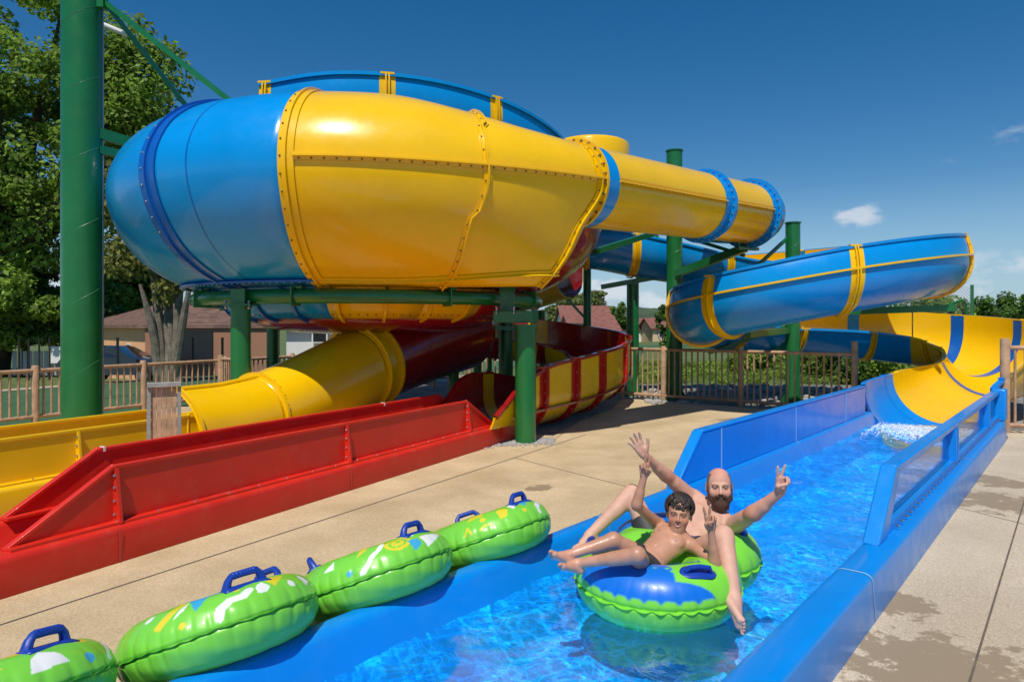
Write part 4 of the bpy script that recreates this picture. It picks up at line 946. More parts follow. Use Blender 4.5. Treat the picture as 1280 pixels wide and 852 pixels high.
# stays from the thick post over to the slides
x1, y1 = P1.location.x, P1.location.y
def strut(parent, pts, w, h=None, name='strut', m=None):
    b = MB()
    for a, c in zip(pts[:-1], pts[1:]): b.bar(a, c, w, h or w)
    return b.build(name, m or M['green'], parent)
s0 = Vector((x1+.32, y1, 6.72))
strut(P1, [s0, bp(-143, 3.0, 4.93)], .07); strut(P1, [s0, bp(-121, 3.0, 4.95)], .07)
b = MB(); b.obox((x1+.31, y1-.02, 6.72), (1, 0, 0), (0, 1, 0), (0, 0, 1), .12, .14, .26); b.build('lug', M['green'], P1)
strut(P1, [Vector((x1+.25, y1, 4.43)), Vector((x1+.9, y1+.9, 4.40))], .12, .12)
strut(P1, [Vector((x1+.25, y1, 4.68)), Vector((x1+1.1, y1+1.1, 4.55))], .10, .16)
b = MB(); b.tube([(x1+.287, y1+.05, 0.1), (x1+.287, y1+.05, 7.6)], .012, 8); b.build('downpipe', M['steel'], P1)
# cradle arms
x4, y4 = P4.location.x, P4.location.y
strut(P4, [Vector((x4, y4-.15, 2.9)), Vector((4.75, 13.9, 3.30))], .12, .16, 'cradle_arm')
b = MB(); b.bar(P3_ + Vector((-.35, -.35, -.74)), P3_ + Vector((.25, .2, -.70)), .10, .06)
for s in (-.22, .22): b.bar(P3_ + Vector((s-.05, s*.9-.05, -.72)), P3_ + Vector((s-.05, s*.9-.05, -.60)), .03, .03)
b.build('cradle_shoe', M['green'], P4)
strut(P4, [Vector((x4-.1, y4, 3.95)), Vector((1.6, 13.2, 3.15))], .11, .11, 'cross_beam')
strut(P4, [Vector((x4+.1, y4, 3.8)), Vector((4.9, 14.4, 3.2))], .07, .07, 'brace')
x5, y5 = P5.location.x, P5.location.y
strut(P5, [Vector((x5-.1, y5, 3.6)), Vector((4.9, 13.9, 2.85)), ], .06, .06, 'brace')
strut(P5, [Vector((x5+.1, y5-.1, 1.98)), Vector((8.35, 12.85, 2.06))], .11, .13, 'cradle_arm')
strut(P5, [Vector((x5-.1, y5-.05, 1.62)), Vector((4.6, 13.3, 1.55))], .10, .13, 'cradle_arm')
strut(P5, [Vector((x5, y5, 1.4)), Vector((6.1, 16.2, 1.0))], .10, .12, 'cradle_arm')
strut(P5, [Vector((x5-.1, y5+.1, 1.7)), Vector((4.4, 15.3, 1.1))], .07, .07, 'brace')
x6, y6 = P6.location.x, P6.location.y
strut(P6, [Vector((x6-.8, y6-.1, 2.66)), Vector((x6+1.0, y6-.2, 2.98))], .10, .12, 'cradle_arm')
strut(P6, [Vector((x6, y6-.2, 2.7)), Vector((x6+.55, y6-.3, 3.9))], .08, .08, 'brace')
x7, y7 = P7.location.x, P7.location.y
strut(P7, [Vector((x7, y7, 1.72)), Vector((x7-2.3, y7-.2, 1.80))], .08, .08, 'brace'); strut(P7, [Vector((x7, y7, 1.85)), Vector((x7-.9, y7-.1, 2.8))], .06, .06, 'brace')
strut(P9, [Vector((P9.location.x-.1, 13, 1.75)), Vector((P9.location.x+1.6, 14.1, 1.62))], .08, .08, 'brace')
# yellow wrap on slim posts where the red flume is clamped
b = MB(); b.obox((x7, 17.7, 1.2), (1, 0, 0), (0, 1, 0), (0, 0, 1), .26, .03, .9); b.build('clamp_strap', M['yellow'], P7)

# ------------------------------------------------------------------ timber fences
def fence(pts, h, label, end_posts=None, spacing=.135, ph=.06, wood='wood', rr_=.02):
    o = thing('wooden_fence', label, 'fence', pts[0], 'low round-timber fences')
    for i, p in enumerate(pts):
        p = Vector(p); hh = (h + .04) if end_posts is None else end_posts[i]
        b = MB(); b.tube([p - Vector((0, 0, .05)), p + Vector((0, 0, hh-.02)), p + Vector((0, 0, hh))], [ph, ph, ph*.82], 16); b.build('post', M[wood], o)
    for a, c in zip(pts[:-1], pts[1:]):
        a = Vector(a); c = Vector(c); d = c-a; n = max(2, int(round(d.length/spacing)))
        for z in (h-.05, .12):
            b = MB(); b.tube([a + Vector((0, 0, z)), c + Vector((0, 0, z))], .036, 12); b.build('rail', M[wood], o)
        b = MB()
        for k in range(1, n):
            q = a + d*k/n; b.tube([q + Vector((0, 0, .14)), q + Vector((0, 0, h-.06))], rr_, 8)
        b.build('baluster_panel', M[wood], o)
    return o
FR = [Vector((2.62, 16.2, 0)), Vector((3.45, 15.55, 0)), Vector((4.86, 14.5, 0)), Vector((6.6, 13.15, 0))]
fence(FR, 1.22, 'round-timber fence running from the striped flume to the head of the blue channel', [1.25, 1.25, 1.28, 1.42])
fence([Vector((7.98, 11.05, 0)), Vector((9.9, 10.35, 0)), Vector((12, 9.6, 0))], 1.42, 'taller round-timber fence starting beside the head of the blue channel at the right edge', [1.52, 1.5, 1.5], ph=.07)
fl = [L(u, FA, 0) for u in (1.5, 3.6, 6.6-.05, 8.55, 10.5, 12.5, 14.5, 16.5, 18.5)]
fence(fl, .98, 'long round-timber fence between the lanes and the green lawn on the left')
fence([Vector((-3.1, 18.9, 0)), Vector((-2.15, 18.75, 0))], 1.05, 'short timber gate panel seen under the bowl beside the far fence', spacing=.09, wood='woodpale')
fence([Vector((-3.4, 20.4, 0)), Vector((-1.3, 20.9, 0)), Vector((.8, 21.2, 0)), Vector((2.2, 21.3, 0))], 1.05, 'far timber fence under the bowl in front of the beige building')
fence([L(10.3, FA+.1), L(10.3, FA+1.0)], 1.02, 'short fence wing with close balusters standing behind the yellow chute', spacing=.07)
# wooden screen
sc0 = thing('wooden_screen', 'narrow boarded timber screen standing between the red and the yellow lane', 'timber screen', L(4.45, -6.5))
c = L(4.45, -6.5); WA = (.89, .45); WB = (-.45, .89)
for k in range(5):
    b = MB(); off = Vector((WA[0], WA[1], 0))*(k-2)*.047; b.obox(c + off + Vector((0, 0, .57)), (WA[0], WA[1], 0), (WB[0], WB[1], 0), (0, 0, 1), .043, .025, 1.08); b.build('board', M['woodpale'], sc0)
b = MB(); b.obox(c + Vector((0, 0, 1.13)), (WA[0], WA[1], 0), (WB[0], WB[1], 0), (0, 0, 1), .31, .12, .04)
for s in (-1, 1): b.obox(c + Vector((WA[0], WA[1], 0))*s*.14 + Vector((0, 0, .55)), (WA[0], WA[1], 0), (WB[0], WB[1], 0), (0, 0, 1), .035, .07, 1.12)
b.build('frame', M['woodgrey'], sc0)

# ------------------------------------------------------------------ vegetation
def leaves(clumps, n, size, zmin=None, seed=1, flat=.55):
    """clumps: (x,y,z,r[,rz]). returns verts/faces of n small bent leaf cards spread through the clumps"""
    r = np.random.default_rng(seed); C = np.array([(c[0], c[1], c[2], c[3], c[4] if len(c) > 4 else c[3]) for c in clumps])
    w = C[:, 3]**2; w /= w.sum(); k = r.choice(len(C), n, p=w)
    d = r.normal(size=(n, 3)); d /= np.linalg.norm(d, axis=1)[:, None]
    rad = r.random(n)**.45
    # sub-clumping: snap some of the directions towards a few twig directions
    P = C[k, :3] + d*rad[:, None]*np.stack([C[k, 3], C[k, 3], C[k, 4]], 1)
    a = r.normal(size=(n, 3)); a /= np.linalg.norm(a, axis=1)[:, None]; a = a*.8 + np.array([0, 0, 0])
    nrm = d*.5 + r.normal(size=(n, 3))*.55 + np.array([0, 0, .5]); nrm /= np.linalg.norm(nrm, axis=1)[:, None]
    t1 = np.cross(nrm, a); t1 /= np.linalg.norm(t1, axis=1)[:, None]; t2 = np.cross(nrm, t1)
    s = size*(.55 + .9*r.random(n))[:, None]
    V = np.stack([P - t1*s, P - t2*s*flat, P + t1*s, P + t2*s*flat], 1)
    if zmin is not None: V[..., 2] = np.maximum(V[..., 2], zmin)
    return V.reshape(-1, 3)
def leaf_obj(name, V, m, parent=None, org=None):
    n = len(V)//4; sh = np.array(parent.location if parent is not None else (org or (0, 0, 0)))
    me = bpy.data.meshes.new(name); me.vertices.add(len(V)); me.vertices.foreach_set('co', (V - sh).astype(np.float32).ravel())
    me.loops.add(4*n); me.loops.foreach_set('vertex_index', np.arange(4*n, dtype=np.int32)); me.polygons.add(n)
    me.polygons.foreach_set('loop_start', np.arange(0, 4*n, 4, dtype=np.int32))
    try: me.polygons.foreach_set('loop_total', np.full(n, 4, dtype=np.int32))
    except Exception: pass
    me.update(calc_edges=True); me.materials.append(m); o = bpy.data.objects.new(name, me); COL.objects.link(o)
    if parent is not None: o.parent = parent
    else: o.location = Vector(sh)
    return o
def crown_clumps(c, rx, ry, rz, n, cr_, seed, lowcut=-.8):
    r = np.random.default_rng(seed); out = []
    while len(out) < n:
        d = r.normal(size=3); d /= np.linalg.norm(d); q = d*(r.random()**.4)
        if q[2] < lowcut: continue
        out.append((c[0]+q[0]*rx, c[1]+q[1]*ry, c[2]+q[2]*rz, cr_*(.6+.8*r.random()), cr_*(.4+.5*r.random())))
    return out
def tree(name, label, base, top_c, rx, ry, rz, ncl, clr, nleaf, lsize, m, bark='bark', trunk_r=.3, limbs=8, seed=1, cat='tree', group=None, extra=None, lowcut=-.8):
    base = Vector(base); t = thing(name, label, cat, base, group); r = random.Random(seed); b = MB()
    cl = crown_clumps(top_c, rx, ry, rz, ncl, clr, seed, lowcut) + (extra or [])
    fork = base + (Vector(top_c)-base)*.42
    b.tube([base - Vector((0, 0, .3)), base + Vector((0, 0, .3)), base + (fork-base)*.5 + Vector((r.uniform(-.1, .1), 0, 0)), fork], [trunk_r*1.35, trunk_r, trunk_r*.86, trunk_r*.7], 14)
    for i in range(limbs):
        e = Vector(r.choice(cl)[:3]); mid = fork + (e-fork)*.5 + Vector((r.uniform(-.3, .3), r.uniform(-.3, .3), r.uniform(0, .5)))
        b.tube([fork - Vector((0, 0, .2)), mid, e], [trunk_r*.48, trunk_r*.28, trunk_r*.06], 8)
    b.build('trunk', M[bark], t)
    leaf_obj('crown', leaves(cl, nleaf, lsize, seed=seed), M[m], t)
    return t
# the big old tree at the left edge
bx = at(4, 455, 36)
tree('large_tree', 'huge leafy tree at the left edge whose crown fills the upper left corner', (bx.x-.6, 36, gz(bx.x, 36)), (-25.0, 35.5, 12.4), 8.2, 4.5, 7.6, 78, 1.55, 52000, .15, 'leaf', trunk_r=.8, limbs=16, seed=3,
     extra=[(*at(175, 115, 34), 1.794, 1.656), (*at(165, 150, 34), 1.932, 1.38), (*at(190, 150, 34), 1.104, 0.966), (*at(150, 70, 34.5), 1.794, 1.518), (*at(40, 200, 34), 2.208, 1.932), (*at(20, 300, 35), 2.07, 1.518), (*at(60, 260, 34), 1.794, 1.656), (*at(140, 230, 35), 1.932, 2.208), (*at(140, 310, 35), 1.518, 1.242), (*at(60, 320, 35), 1.656, 0.966)], lowcut=-.75)
# multi-stemmed tree before the orange house
bp_ = at(212, 455, 23.5)
t = thing('street_tree', 'pruned tree with several pale mottled stems in front of the orange house', 'tree', (bp_.x, 23.5, gz(bp_.x, 23.5)))
b = MB(); B0 = Vector(t.location)
stems = [(175, 355), (185, 300), (212, 330), (240, 345), (232, 290), (203, 300)]
for i, (sx, sy) in enumerate(stems):
    e = at(sx, sy, 23.5 + (i % 3 - 1)*.5); mid = B0 + (e-B0)*.35 + Vector(((sx-212)*.004, 0, .25))
    b.tube([B0 + Vector(((i-2.5)*.13, 0, -.2)), mid, B0 + (e-B0)*.7, e], [.19, .14, .11, .05], 9)
b.build('trunk', M['barkpale'], t)
cl = [(*at(sx, sy-40, 23.5), 1.2, 1.0) for sx, sy in stems] + [(*at(170, 250, 23.5), 1.5, 1.2), (*at(150, 330, 23.5), .7, .6), (*at(205, 365, 23.3), .45, .5), (*at(225, 352, 23.3), .5, .4), (*at(195, 220, 23.5), 1.5, 1.2)]
leaf_obj('crown', leaves(cl, 9000, .12, seed=9), M['leafyel'], t)
# trees behind
specs = [(30, 375, 36, 3.0, 2.4, 'leaf', 'bushy bright green tree behind the far fence, just right of the big trunk'),
         (75, 380, 37, 2.9, 2.3, 'leafdark', 'rounded green tree just left of the thick green post'),
         (-10, 390, 37, 2.6, 2.2, 'leafdark', 'dark green tree cut off by the left edge behind the big trunk'),
         (150, 385, 42, 2.7, 2.6, 'leaf', 'green tree behind the roof of the orange house at its left end'),
         (178, 360, 44, 2.4, 2.2, 'leafdark', 'dark green tree top rising over the roof of the orange house')]
for i, (px_, py_, Y, rx, rz, m, lab) in enumerate(specs):
    c = at(px_, py_, Y); g = gz(c.x, Y)
    tree('broadleaf_tree', lab, (c.x, Y, g), (c.x, Y, max(c.z, g+rz*.9)), rx, rx, rz, 26, .95, 11000, .14, m, trunk_r=.2, limbs=6, seed=20+i, group='trees beyond the lawn', lowcut=-.95)
# iron fence posts with hedge foot
for i, (px_, lab) in enumerate(((24, 'thin dark fence post nearest the big tree trunk'), (36, 'second thin dark fence post from the big trunk'), (49, 'third thin dark fence post from the big trunk'), (62, 'fourth thin dark fence post, beside the white panel'), (78, 'thin dark fence post touching the thick green post'))):
    c = at(px_, 440, 33); g = gz(c.x, 33); b = MB(); b.tube([(c.x, 33, g), (c.x, 33, g+2.0)], .045, 8); b.tube([(c.x, 33, g+2.0), (c.x, 33, g+2.03)], .06, 8)
    tag(b.build('fence_post', M['dark']), lab, 'fence post', 'dark metal fence posts')
c = at(47, 440, 35); g = gz(c.x, 35)
t = thing('panel_fence', 'pale grey boarded fence panels under the trees at the far left', 'fence', (c.x, 35, g))
for k in range(12):
    b = MB(); x = c.x - 1.3 + k*.27; b.box(x, 35, g+.1, x+.2, 35.04, g+1.35); b.build('board', M['greyboard'] if 'greyboard' in M else M['lamp_grey'], t)
c = at(72, 440, 34.5); b = MB(); b.box(c.x-.45, 34.5, g+.75, c.x+.5, 34.54, g+1.6); tag(b.build('notice_board', M['white']), 'small white panel hung on the far fence left of the thick green post', 'sign')
# centre and right background
c = at(738, 390, 75)
tree('willow_tree', 'large pale green willow behind the red roof', (c.x+.6, 95, -.6), (c.x+.9, 95, 3.8), 3.9, 3.5, 3.9, 46, 1.15, 17000, .20, 'leafpale', trunk_r=.35, seed=41, lowcut=-.95)
c = at(766, 395, 72)
tree('broadleaf_tree', 'smaller darker tree at the right of the willow', (c.x+3.1, 90, -.6), (c.x+3.1, 90, 2.3), 2.1, 2, 2.6, 22, .8, 6500, .18, 'leafdark', trunk_r=.2, seed=42, lowcut=-.95)
c = at(826, 395, 45)
tree('broadleaf_tree', 'slender dark tree just left of the tall green post in the distance', (c.x, 45, -.2), (c.x+.3, 45, 1.4), .55, .6, 1.5, 14, .32, 2200, .10, 'leafdark', trunk_r=.07, seed=43, lowcut=-.95)
# hedge at the right
t = thing('hedge', 'tall loose green hedge behind the blue slide along the right edge', 'hedge', (16, 27, -.02))
cl = []
for x in np.arange(10.8, 36, .5):
    y = 30 - (x-5)*.12 + random.uniform(-.4, .4)
    for z in (.5, 1.2, 1.9): cl.append((x, y, z + random.uniform(-.15, .45) + (x-10)*.022, .75, .6))
leaf_obj('foliage', leaves(cl, 42000, .115, zmin=0, seed=51), M['leaf'], t)
b = MB()
for x in np.arange(10.8, 36, .9): b.tube([(x, 30-(x-5)*.12, -.1), (x+random.uniform(-.2, .2), 30-(x-5)*.12, 1.6)], .04, 6)
b.build('stems', M['bark'], t)
for i, (px_, py_, Y, r, m, lab) in enumerate(((1275, 412, 20, .6, 'leafred', 'dark red leaved shrub at the right edge behind the timber fence'),
      (1255, 385, 27, 1.0, 'leafdark', 'dark green shrub rising out of the hedge near the right edge'),
      (1030, 452, 22, .75, 'leaf', 'low green bush behind the right timber fence, left one under the blue slide'),
      (1085, 455, 20.5, .8, 'leafdark', 'low dark bush by the head of the blue channel behind the fence end'),
      (945, 452, 24, .7, 'leaf', 'low bush behind the fence, left of the middle post of the spiral'),
      (1125, 462, 19.5, .6, 'leaf', 'small green bush under the last turn of the yellow flume'))):
    c = at(px_, py_, Y); t = thing('shrub', lab, 'shrub', (c.x, Y, 0), 'shrubs behind the slides')
    b = MB()
    for k in range(5): b.tube([(c.x, Y, -.05), (c.x+random.uniform(-.4, .4)*r, Y+random.uniform(-.3, .3), max(.3, c.z*.9))], .02, 6)
    b.build('stems', M['bark'], t)
    cl = [(c.x+random.uniform(-1, 1)*r, Y+random.uniform(-.7, .7)*r, max(.25, random.uniform(.2, max(.5, c.z+r*.5))), .38, .32) for k in range(16)]
    leaf_obj('foliage', leaves(cl, 5000, .07, zmin=0, seed=60+i), M[m], t)
# tufts of grass at the left concrete edge and weeds: one stuff object
V = leaves([(x, y, .03, .12, .10) for x, y in [(L(1.4+random.uniform(-.1, .1), -4.9).x, L(1.4, -4.9).y)]*3], 150, .03, zmin=0, seed=77)
# meadow blades behind the fences
cl = []
for k in range(500):
    x = random.uniform(1, 16); y = random.uniform(20, 29); cl.append((x, y, .10, .5, .14))
o = leaf_obj('long_grass', leaves(cl, 26000, .09, zmin=-.01, seed=78, flat=.25), M['leaf']); tag(o, 'long meadow grass behind the gravel and the slides', 'grass', kind='stuff')
# stones behind the fence
b = MB()
for k in range(420):
    x = random.uniform(3.0, 9); y = 16.6 + random.uniform(-1.8, 2.6); r = random.uniform(.04, .14)
    if (x-8)**2 + (y-13)**2 < 3: continue
    b.sph((x, y, r*.2), r, 0, 7, 5, (1, random.uniform(.6, 1), .5))
tag(b.build('loose_stones', M['stones'], angle=20), 'flat grey stones lying on the gravel behind the right fence', 'stones', kind='stuff')
# hills
def hills():
    b = MB(); rows = []
    xs = np.linspace(-900, 1400, 260)
    r = np.random.default_rng(5)
    hh = 14 + 7*np.sin(xs/210+.7) + 4*np.sin(xs/83) + 1.2*r.normal(size=len(xs))
    hh = np.convolve(hh, np.ones(3)/3, 'same')
    for k, t in enumerate(np.linspace(0, 1, 22)):
        rows.append([(x, 560 + 420*t, (-1 + h*math.sin(t*math.pi/2)*.98) + r.normal()*1.1*(t > .05)) for x, h in zip(xs, hh)])
    b.grid(rows); return tag(b.build('hills', M['hill'], recalc=True), kind='structure')
hills()

# ------------------------------------------------------------------ buildings
def window(parent, p, ax, w, h, nrm, m=None, fr='white'):
    ax = Vector(ax).normalized(); nrm = Vector(nrm).normalized()
    b = MB(); b.obox(p + nrm*.012, ax, nrm, (0, 0, 1), w, .03, h); f = b.build('window', M[fr], parent)
    b = MB(); b.obox(p + nrm*.02, ax, nrm, (0, 0, 1), w*.82, .03, h*.82)
    loc = Vector(parent.location); me_o = b.build('pane', m or M['dark'], None); me_o.location = me_o.location - loc; me_o.parent = f
    return f
def house(name, label, corner, dA, lA, dB, lB, z0, eave, ridge, wallm, roofm, over=.35, cat='building'):
    """corner nearest the camera; dA, dB: unit plan directions of the two visible walls; ridge runs along dA"""
    t = thing(name, label, cat, (corner[0], corner[1], z0)); c = Vector((corner[0], corner[1], 0)); a = Vector((*dA, 0)).normalized(); bdir = Vector((*dB, 0)).normalized()
    b = MB(); q = [c, c+a*lA, c+a*lA+bdir*lB, c+bdir*lB]; b.poly([(p.x, p.y) for p in q], z0-.3, eave)
    for e in (0, 1):   # gables
        base = q[0] if e == 0 else q[1]; p0 = base + Vector((0, 0, eave)); p1 = base + bdir*lB + Vector((0, 0, eave)); pk = base + bdir*lB/2 + Vector((0, 0, ridge-.05))
        b.prism([p0, p1, pk], a*(.05 if e == 0 else -.05))
    b.build('wall', M[wallm], t)
    sl = (ridge-eave)/(lB/2)
    for s in (0, 1):
        e0 = (c - a*over - bdir*over if s == 0 else c - a*over + bdir*(lB+over)) + Vector((0, 0, eave-over*sl)); rd = c - a*over + bdir*lB/2 + Vector((0, 0, ridge))
        ln = a*(lA+2*over); b = MB(); n_ = Vector((0, 0, .12))
        b.add([e0, e0+ln, rd+ln, rd, e0+n_, e0+ln+n_, rd+ln+n_, rd+n_], [(0, 1, 2, 3), (4, 7, 6, 5), (0, 4, 5, 1), (1, 5, 6, 2), (3, 2, 6, 7), (0, 3, 7, 4)]); b.build('roof', M[roofm], t)
    return t
# orange house: corner px 182
oc = at(182, 440, 30); zo = gz(oc.x, 30)
da = (at(125, 440, 34.5)-oc); db = Vector((1, .13, 0)).normalized()
t = thing('orange_house', 'low orange rendered building with a brown tiled roof behind the left fence', 'building', (oc.x, 30, zo))
daN = Vector((da.x, da.y, 0)).normalized()
q = [Vector((oc.x, 30, 0)), Vector((oc.x, 30, 0))+daN*9, Vector((oc.x, 30, 0))+daN*9+db*5.7, Vector((oc.x, 30, 0))+db*5.7]
b = MB(); b.poly([(p.x, p.y) for p in q], zo-.3, 1.72); b.build('wall', M['orange'], t)
b = MB(); rz = 2.75; mid0 = q[0]+db*2.6+daN*2.2; mid1 = q[1]+db*4 - daN*2; ov = .4
e = [q[0]-daN*ov-db*ov, q[1]+daN*ov-db*ov, q[2]+daN*ov+db*ov, q[3]-daN*ov+db*ov]
ev = [p+Vector((0, 0, 1.70)) for p in e]; r0 = q[0]+db*2.6+daN*3.0+Vector((0, 0, rz)); r1 = q[1]+db*2.6-daN*3+Vector((0, 0, rz)); r2 = q[3]-db*2.0+daN*3.0+Vector((0, 0, rz))
b.add(ev + [r0, r1, r2] + [p-Vector((0, 0, .12)) for p in ev], [(0, 4, 5, 1), (0, 3, 6, 4), (3, 2, 6), (1, 5, 2), (4, 6, 2, 5), (7, 8, 1, 0), (10, 7, 0, 3), (9, 10, 3, 2), (8, 9, 2, 1)]); b.build('roof', M['roof'], t)
# slab added over the whole house front, its brown painting in the wall's shade
b = MB(); b.obox(q[0]+db*2.87+Vector((0, -.08, .1)), db, (-db.y, db.x, 0), (0, 0, 1), 5.6, .25, 3.1); b.build('shaded_front', mat('brown shaded render', (.36, .18, .11), .9, .05, 1.0), t)
b = MB(); b.obox(q[0]+db*2.05+Vector((0, -.14, zo+1.05)), db, (-db.y, db.x, 0), (0, 0, 1), 1.7, .25, 2.1); b.build('doorway', M['dark'], t)
b = MB(); b.sph(q[0]+db*.55+Vector((.0, -.32, 1.3)), .22, 0, 14, 9, (1, .5, .8)); b.build('wall_lamp', M['white'], t)
nn = Vector((-daN.y, daN.x, 0)); nn = nn if nn.y < 0 else -nn
window(t, q[0]+daN*2.2+Vector((0, 0, .55)), daN, .55, .6, nn)
window(t, q[0]+daN*.9+Vector((0, 0, .1)), daN, .35, .6, nn, M['white'])
# thin mesh-fence posts before it
for i, (px_, lab) in enumerate(((147, 'thin dark post in front of the orange wall above the car'), (241, 'thin dark post just right of the pruned tree'), (278, 'thin dark post in front of the brown wall, further right'))):
    c = at(px_, 450, 26); g = gz(c.x, 26); b = MB(); b.tube([(c.x, 26, g), (c.x, 26, 1.22)], .05, 8); b.tube([(c.x, 26, 1.22), (c.x, 26, 1.24)], .062, 8)
    tag(b.build('fence_post', M['dark']), lab, 'fence post', 'dark posts before the orange house')
# white building
h = house('white_house', 'white gabled building seen between the exit tube and the green posts', (at(358, 440, 40).x, 40), (1, .25), 6, (-.25, 1), 7, -.6, 1.5, 2.6, 'white', 'redroof')
window(h, at(398, 421, 40.0)+Vector((0, .25, 0)), (1, .25, 0), .9, .7, (.25, -1, 0))
b = MB(); b.box(at(357, 420, 39).x, 39, -.6, at(357, 420, 39).x+.15, 39.3, 1.5)
h = house('beige_house', 'sunlit beige building behind the far fence under the bowl', (at(470, 440, 34).x, 34), (1, -.02), 6.4, (.1, 1), 7, -.3, 2.1, 2.9, 'beige', 'redroof')
window(h, at(615, 429, 34)+Vector((0, 0, 0)), (1, -.02, 0), .5, .5, (0, -1, 0), mat('blue sign', (.05, .12, .45), .4))
h = house('red_roof_house', 'house with a red tiled gable roof in front of the willow', (at(705, 400, 80).x, 80), (1, .1), 5.6, (-.1, 1), 5, -.3, 2.0, 3.9, 'white', 'redroof')
hs = [(745, 60, 4, 'redroof', 'beige'), (798, 95, 7, 'redroof', 'white'), (818, 110, 5, 'roof', 'white'), (835, 90, 4, 'redroof', 'beige'), (862, 120, 6, 'roof', 'white'), (785, 120, 6, 'roof', 'beige')]
labs = ['small beige house with red roof between the willow and the dark post', 'white house with a long red roof right of the dark shaded post', 'white gabled house in the distance near the tall green post', 'beige distant house touching the tall green post', 'distant white house with brown roof right of the tall green post', 'farthest beige house with brown roof beside the dark shaded post']
for (px_, Y, w, rf, wl), lb in zip(hs, labs):
    c = at(px_, 405, Y); h = house('village_house', lb, (c.x-w/2, Y), (1, .1), w, (-.1, 1), 6, -1.2, 1.2, 2.5, wl, rf)
    for k in range(2): window(h, Vector((c.x-w/2+w*(.3+.4*k), Y+.03*w, .4)), (1, .1, 0), .8, .9, (.1, -1, 0))

# car
def car():
    c = at(152, 450, 27.5); g = gz(c.x, 27.5); t = thing('parked_car', 'black car parked in front of the orange house, half hidden by the fence', 'car', (c.x, 27.5, g))
    X, Y, Z = c.x, 27.5, g
    side = [(-2.1, .35), (-2.15, .75), (-1.95, 1.0), (-1.55, 1.38), (-.9, 1.47), (.1, 1.45), (.9, 1.02), (1.75, .88), (2.1, .66), (2.12, .35)]
    b = MB(); rows = []
    for y, s in ((-.82, .90), (-.78, .97), (-.5, 1.0), (0, 1.01), (.5, 1.0), (.78, .97), (.82, .90)):
        rows.append([(X+px_*(.985 if s < .95 else 1), Y+y*(1 - max(0, z-.95)*.28), Z+.3+(z-.3)*(s if s > .95 else .97)) for px_, z in side])
    n_ = len(side); b.grid(rows); b.add(rows[0], [tuple(range(n_))]); b.add(rows[-1], [tuple(range(n_))]); b.build('body', M['black'], t, bevel=.02)
    for s in (-1, 1):
        b = MB(); y = Y+s*.74; b.prism([(X-1.55, y, Z+1.02), (X-1.35, y-s*.06, Z+1.34), (X-.15, y-s*.08, Z+1.38), (X+.55, y, Z+1.05)], (0, s*.03, 0)); b.build('side_window', M['glassdark'], t)
    for wx in (-1.3, 1.32):
        for s in (-1, 1):
            b = MB(); b.tube([(X+wx, Y+s*.66, Z+.32), (X+wx, Y+s*.86, Z+.32)], .32, 20); wh = b.build('wheel', M['rubber'], t)
            b = MB(); b.tube([(wx, s*.85, .32), (wx, s*.875, .32)], .20, 16); me = b.build('rim', M['steel'], None); me.parent = wh
    for s in (-.55, .55):
        b = MB(); b.obox((X+2.08, Y+s, Z+.72), (1, 0, 0), (0, 1, 0), (0, 0, 1), .1, .35, .12); b.build('headlight', M['glassdark'], t)
car()
# street lamp by the thick post
lp = at(136, 34, 16); t = thing('street_lamp', 'grey street lamp arm seen in front of the tree beside the thick green post', 'street lamp', (lp.x-.6, 16, 0))
b = MB(); b.tube([(lp.x-.6, 16, 0), (lp.x-.6, 16, lp.z+.05), (lp.x-.45, 16, lp.z+.15), (lp.x-.1, 16, lp.z+.05)], [.06, .05, .04, .035], 10); b.build('pole', M['steel'], t)
b = MB(); b.obox((lp.x+.14, 16, lp.z-.06), (1, 0, -.42), (0, 1, 0), (.42, 0, 1), .52, .24, .09); b.build('lamp_head', M['white'], t, bevel=.03)
# net fence at the right
c = at(1215, 380, 26)
t = thing('net_fence', 'green metal posts with wire netting rising above the hedge on the right', 'fence', (c.x, 26, 0))
for px_ in (1215, 1120): 
    q = at(px_, 356, 26); b = MB(); b.tube([(q.x, 26, 0), (q.x, 26, q.z)], .06, 8); b.build('post', M['green'], t)
b = MB(); x0 = at(1120, 380, 26).x; x1_ = c.x; zt = at(1200, 358, 26).z; zb = 1.6
k = x0 - (zt-zb)
while k < x1_:
    for sg in (1, -1):
        a = (k, zb) if sg > 0 else (k, zt); e = (k+(zt-zb), zt) if sg > 0 else (k+(zt-zb), zb)
        lo = max(a[0], x0); hi = min(e[0], x1_)
        if hi > lo:
            f = lambda x: a[1] + (e[1]-a[1])*(x-a[0])/(e[0]-a[0])
            b.tube([(lo, 26, f(lo)), (hi, 26, f(hi))], .005, 3)
    k += .13
b.build('netting', M['steel'], t)
q = at(1208, 378, 25.5); b = MB(); b.tube([(q.x, 25.5, 0), (q.x, 25.5, 2.5), (q.x-.15, 25.5, 2.65), (q.x-.9, 25.5, 2.4)], .04, 8); b.build('stay', M['green'], t)

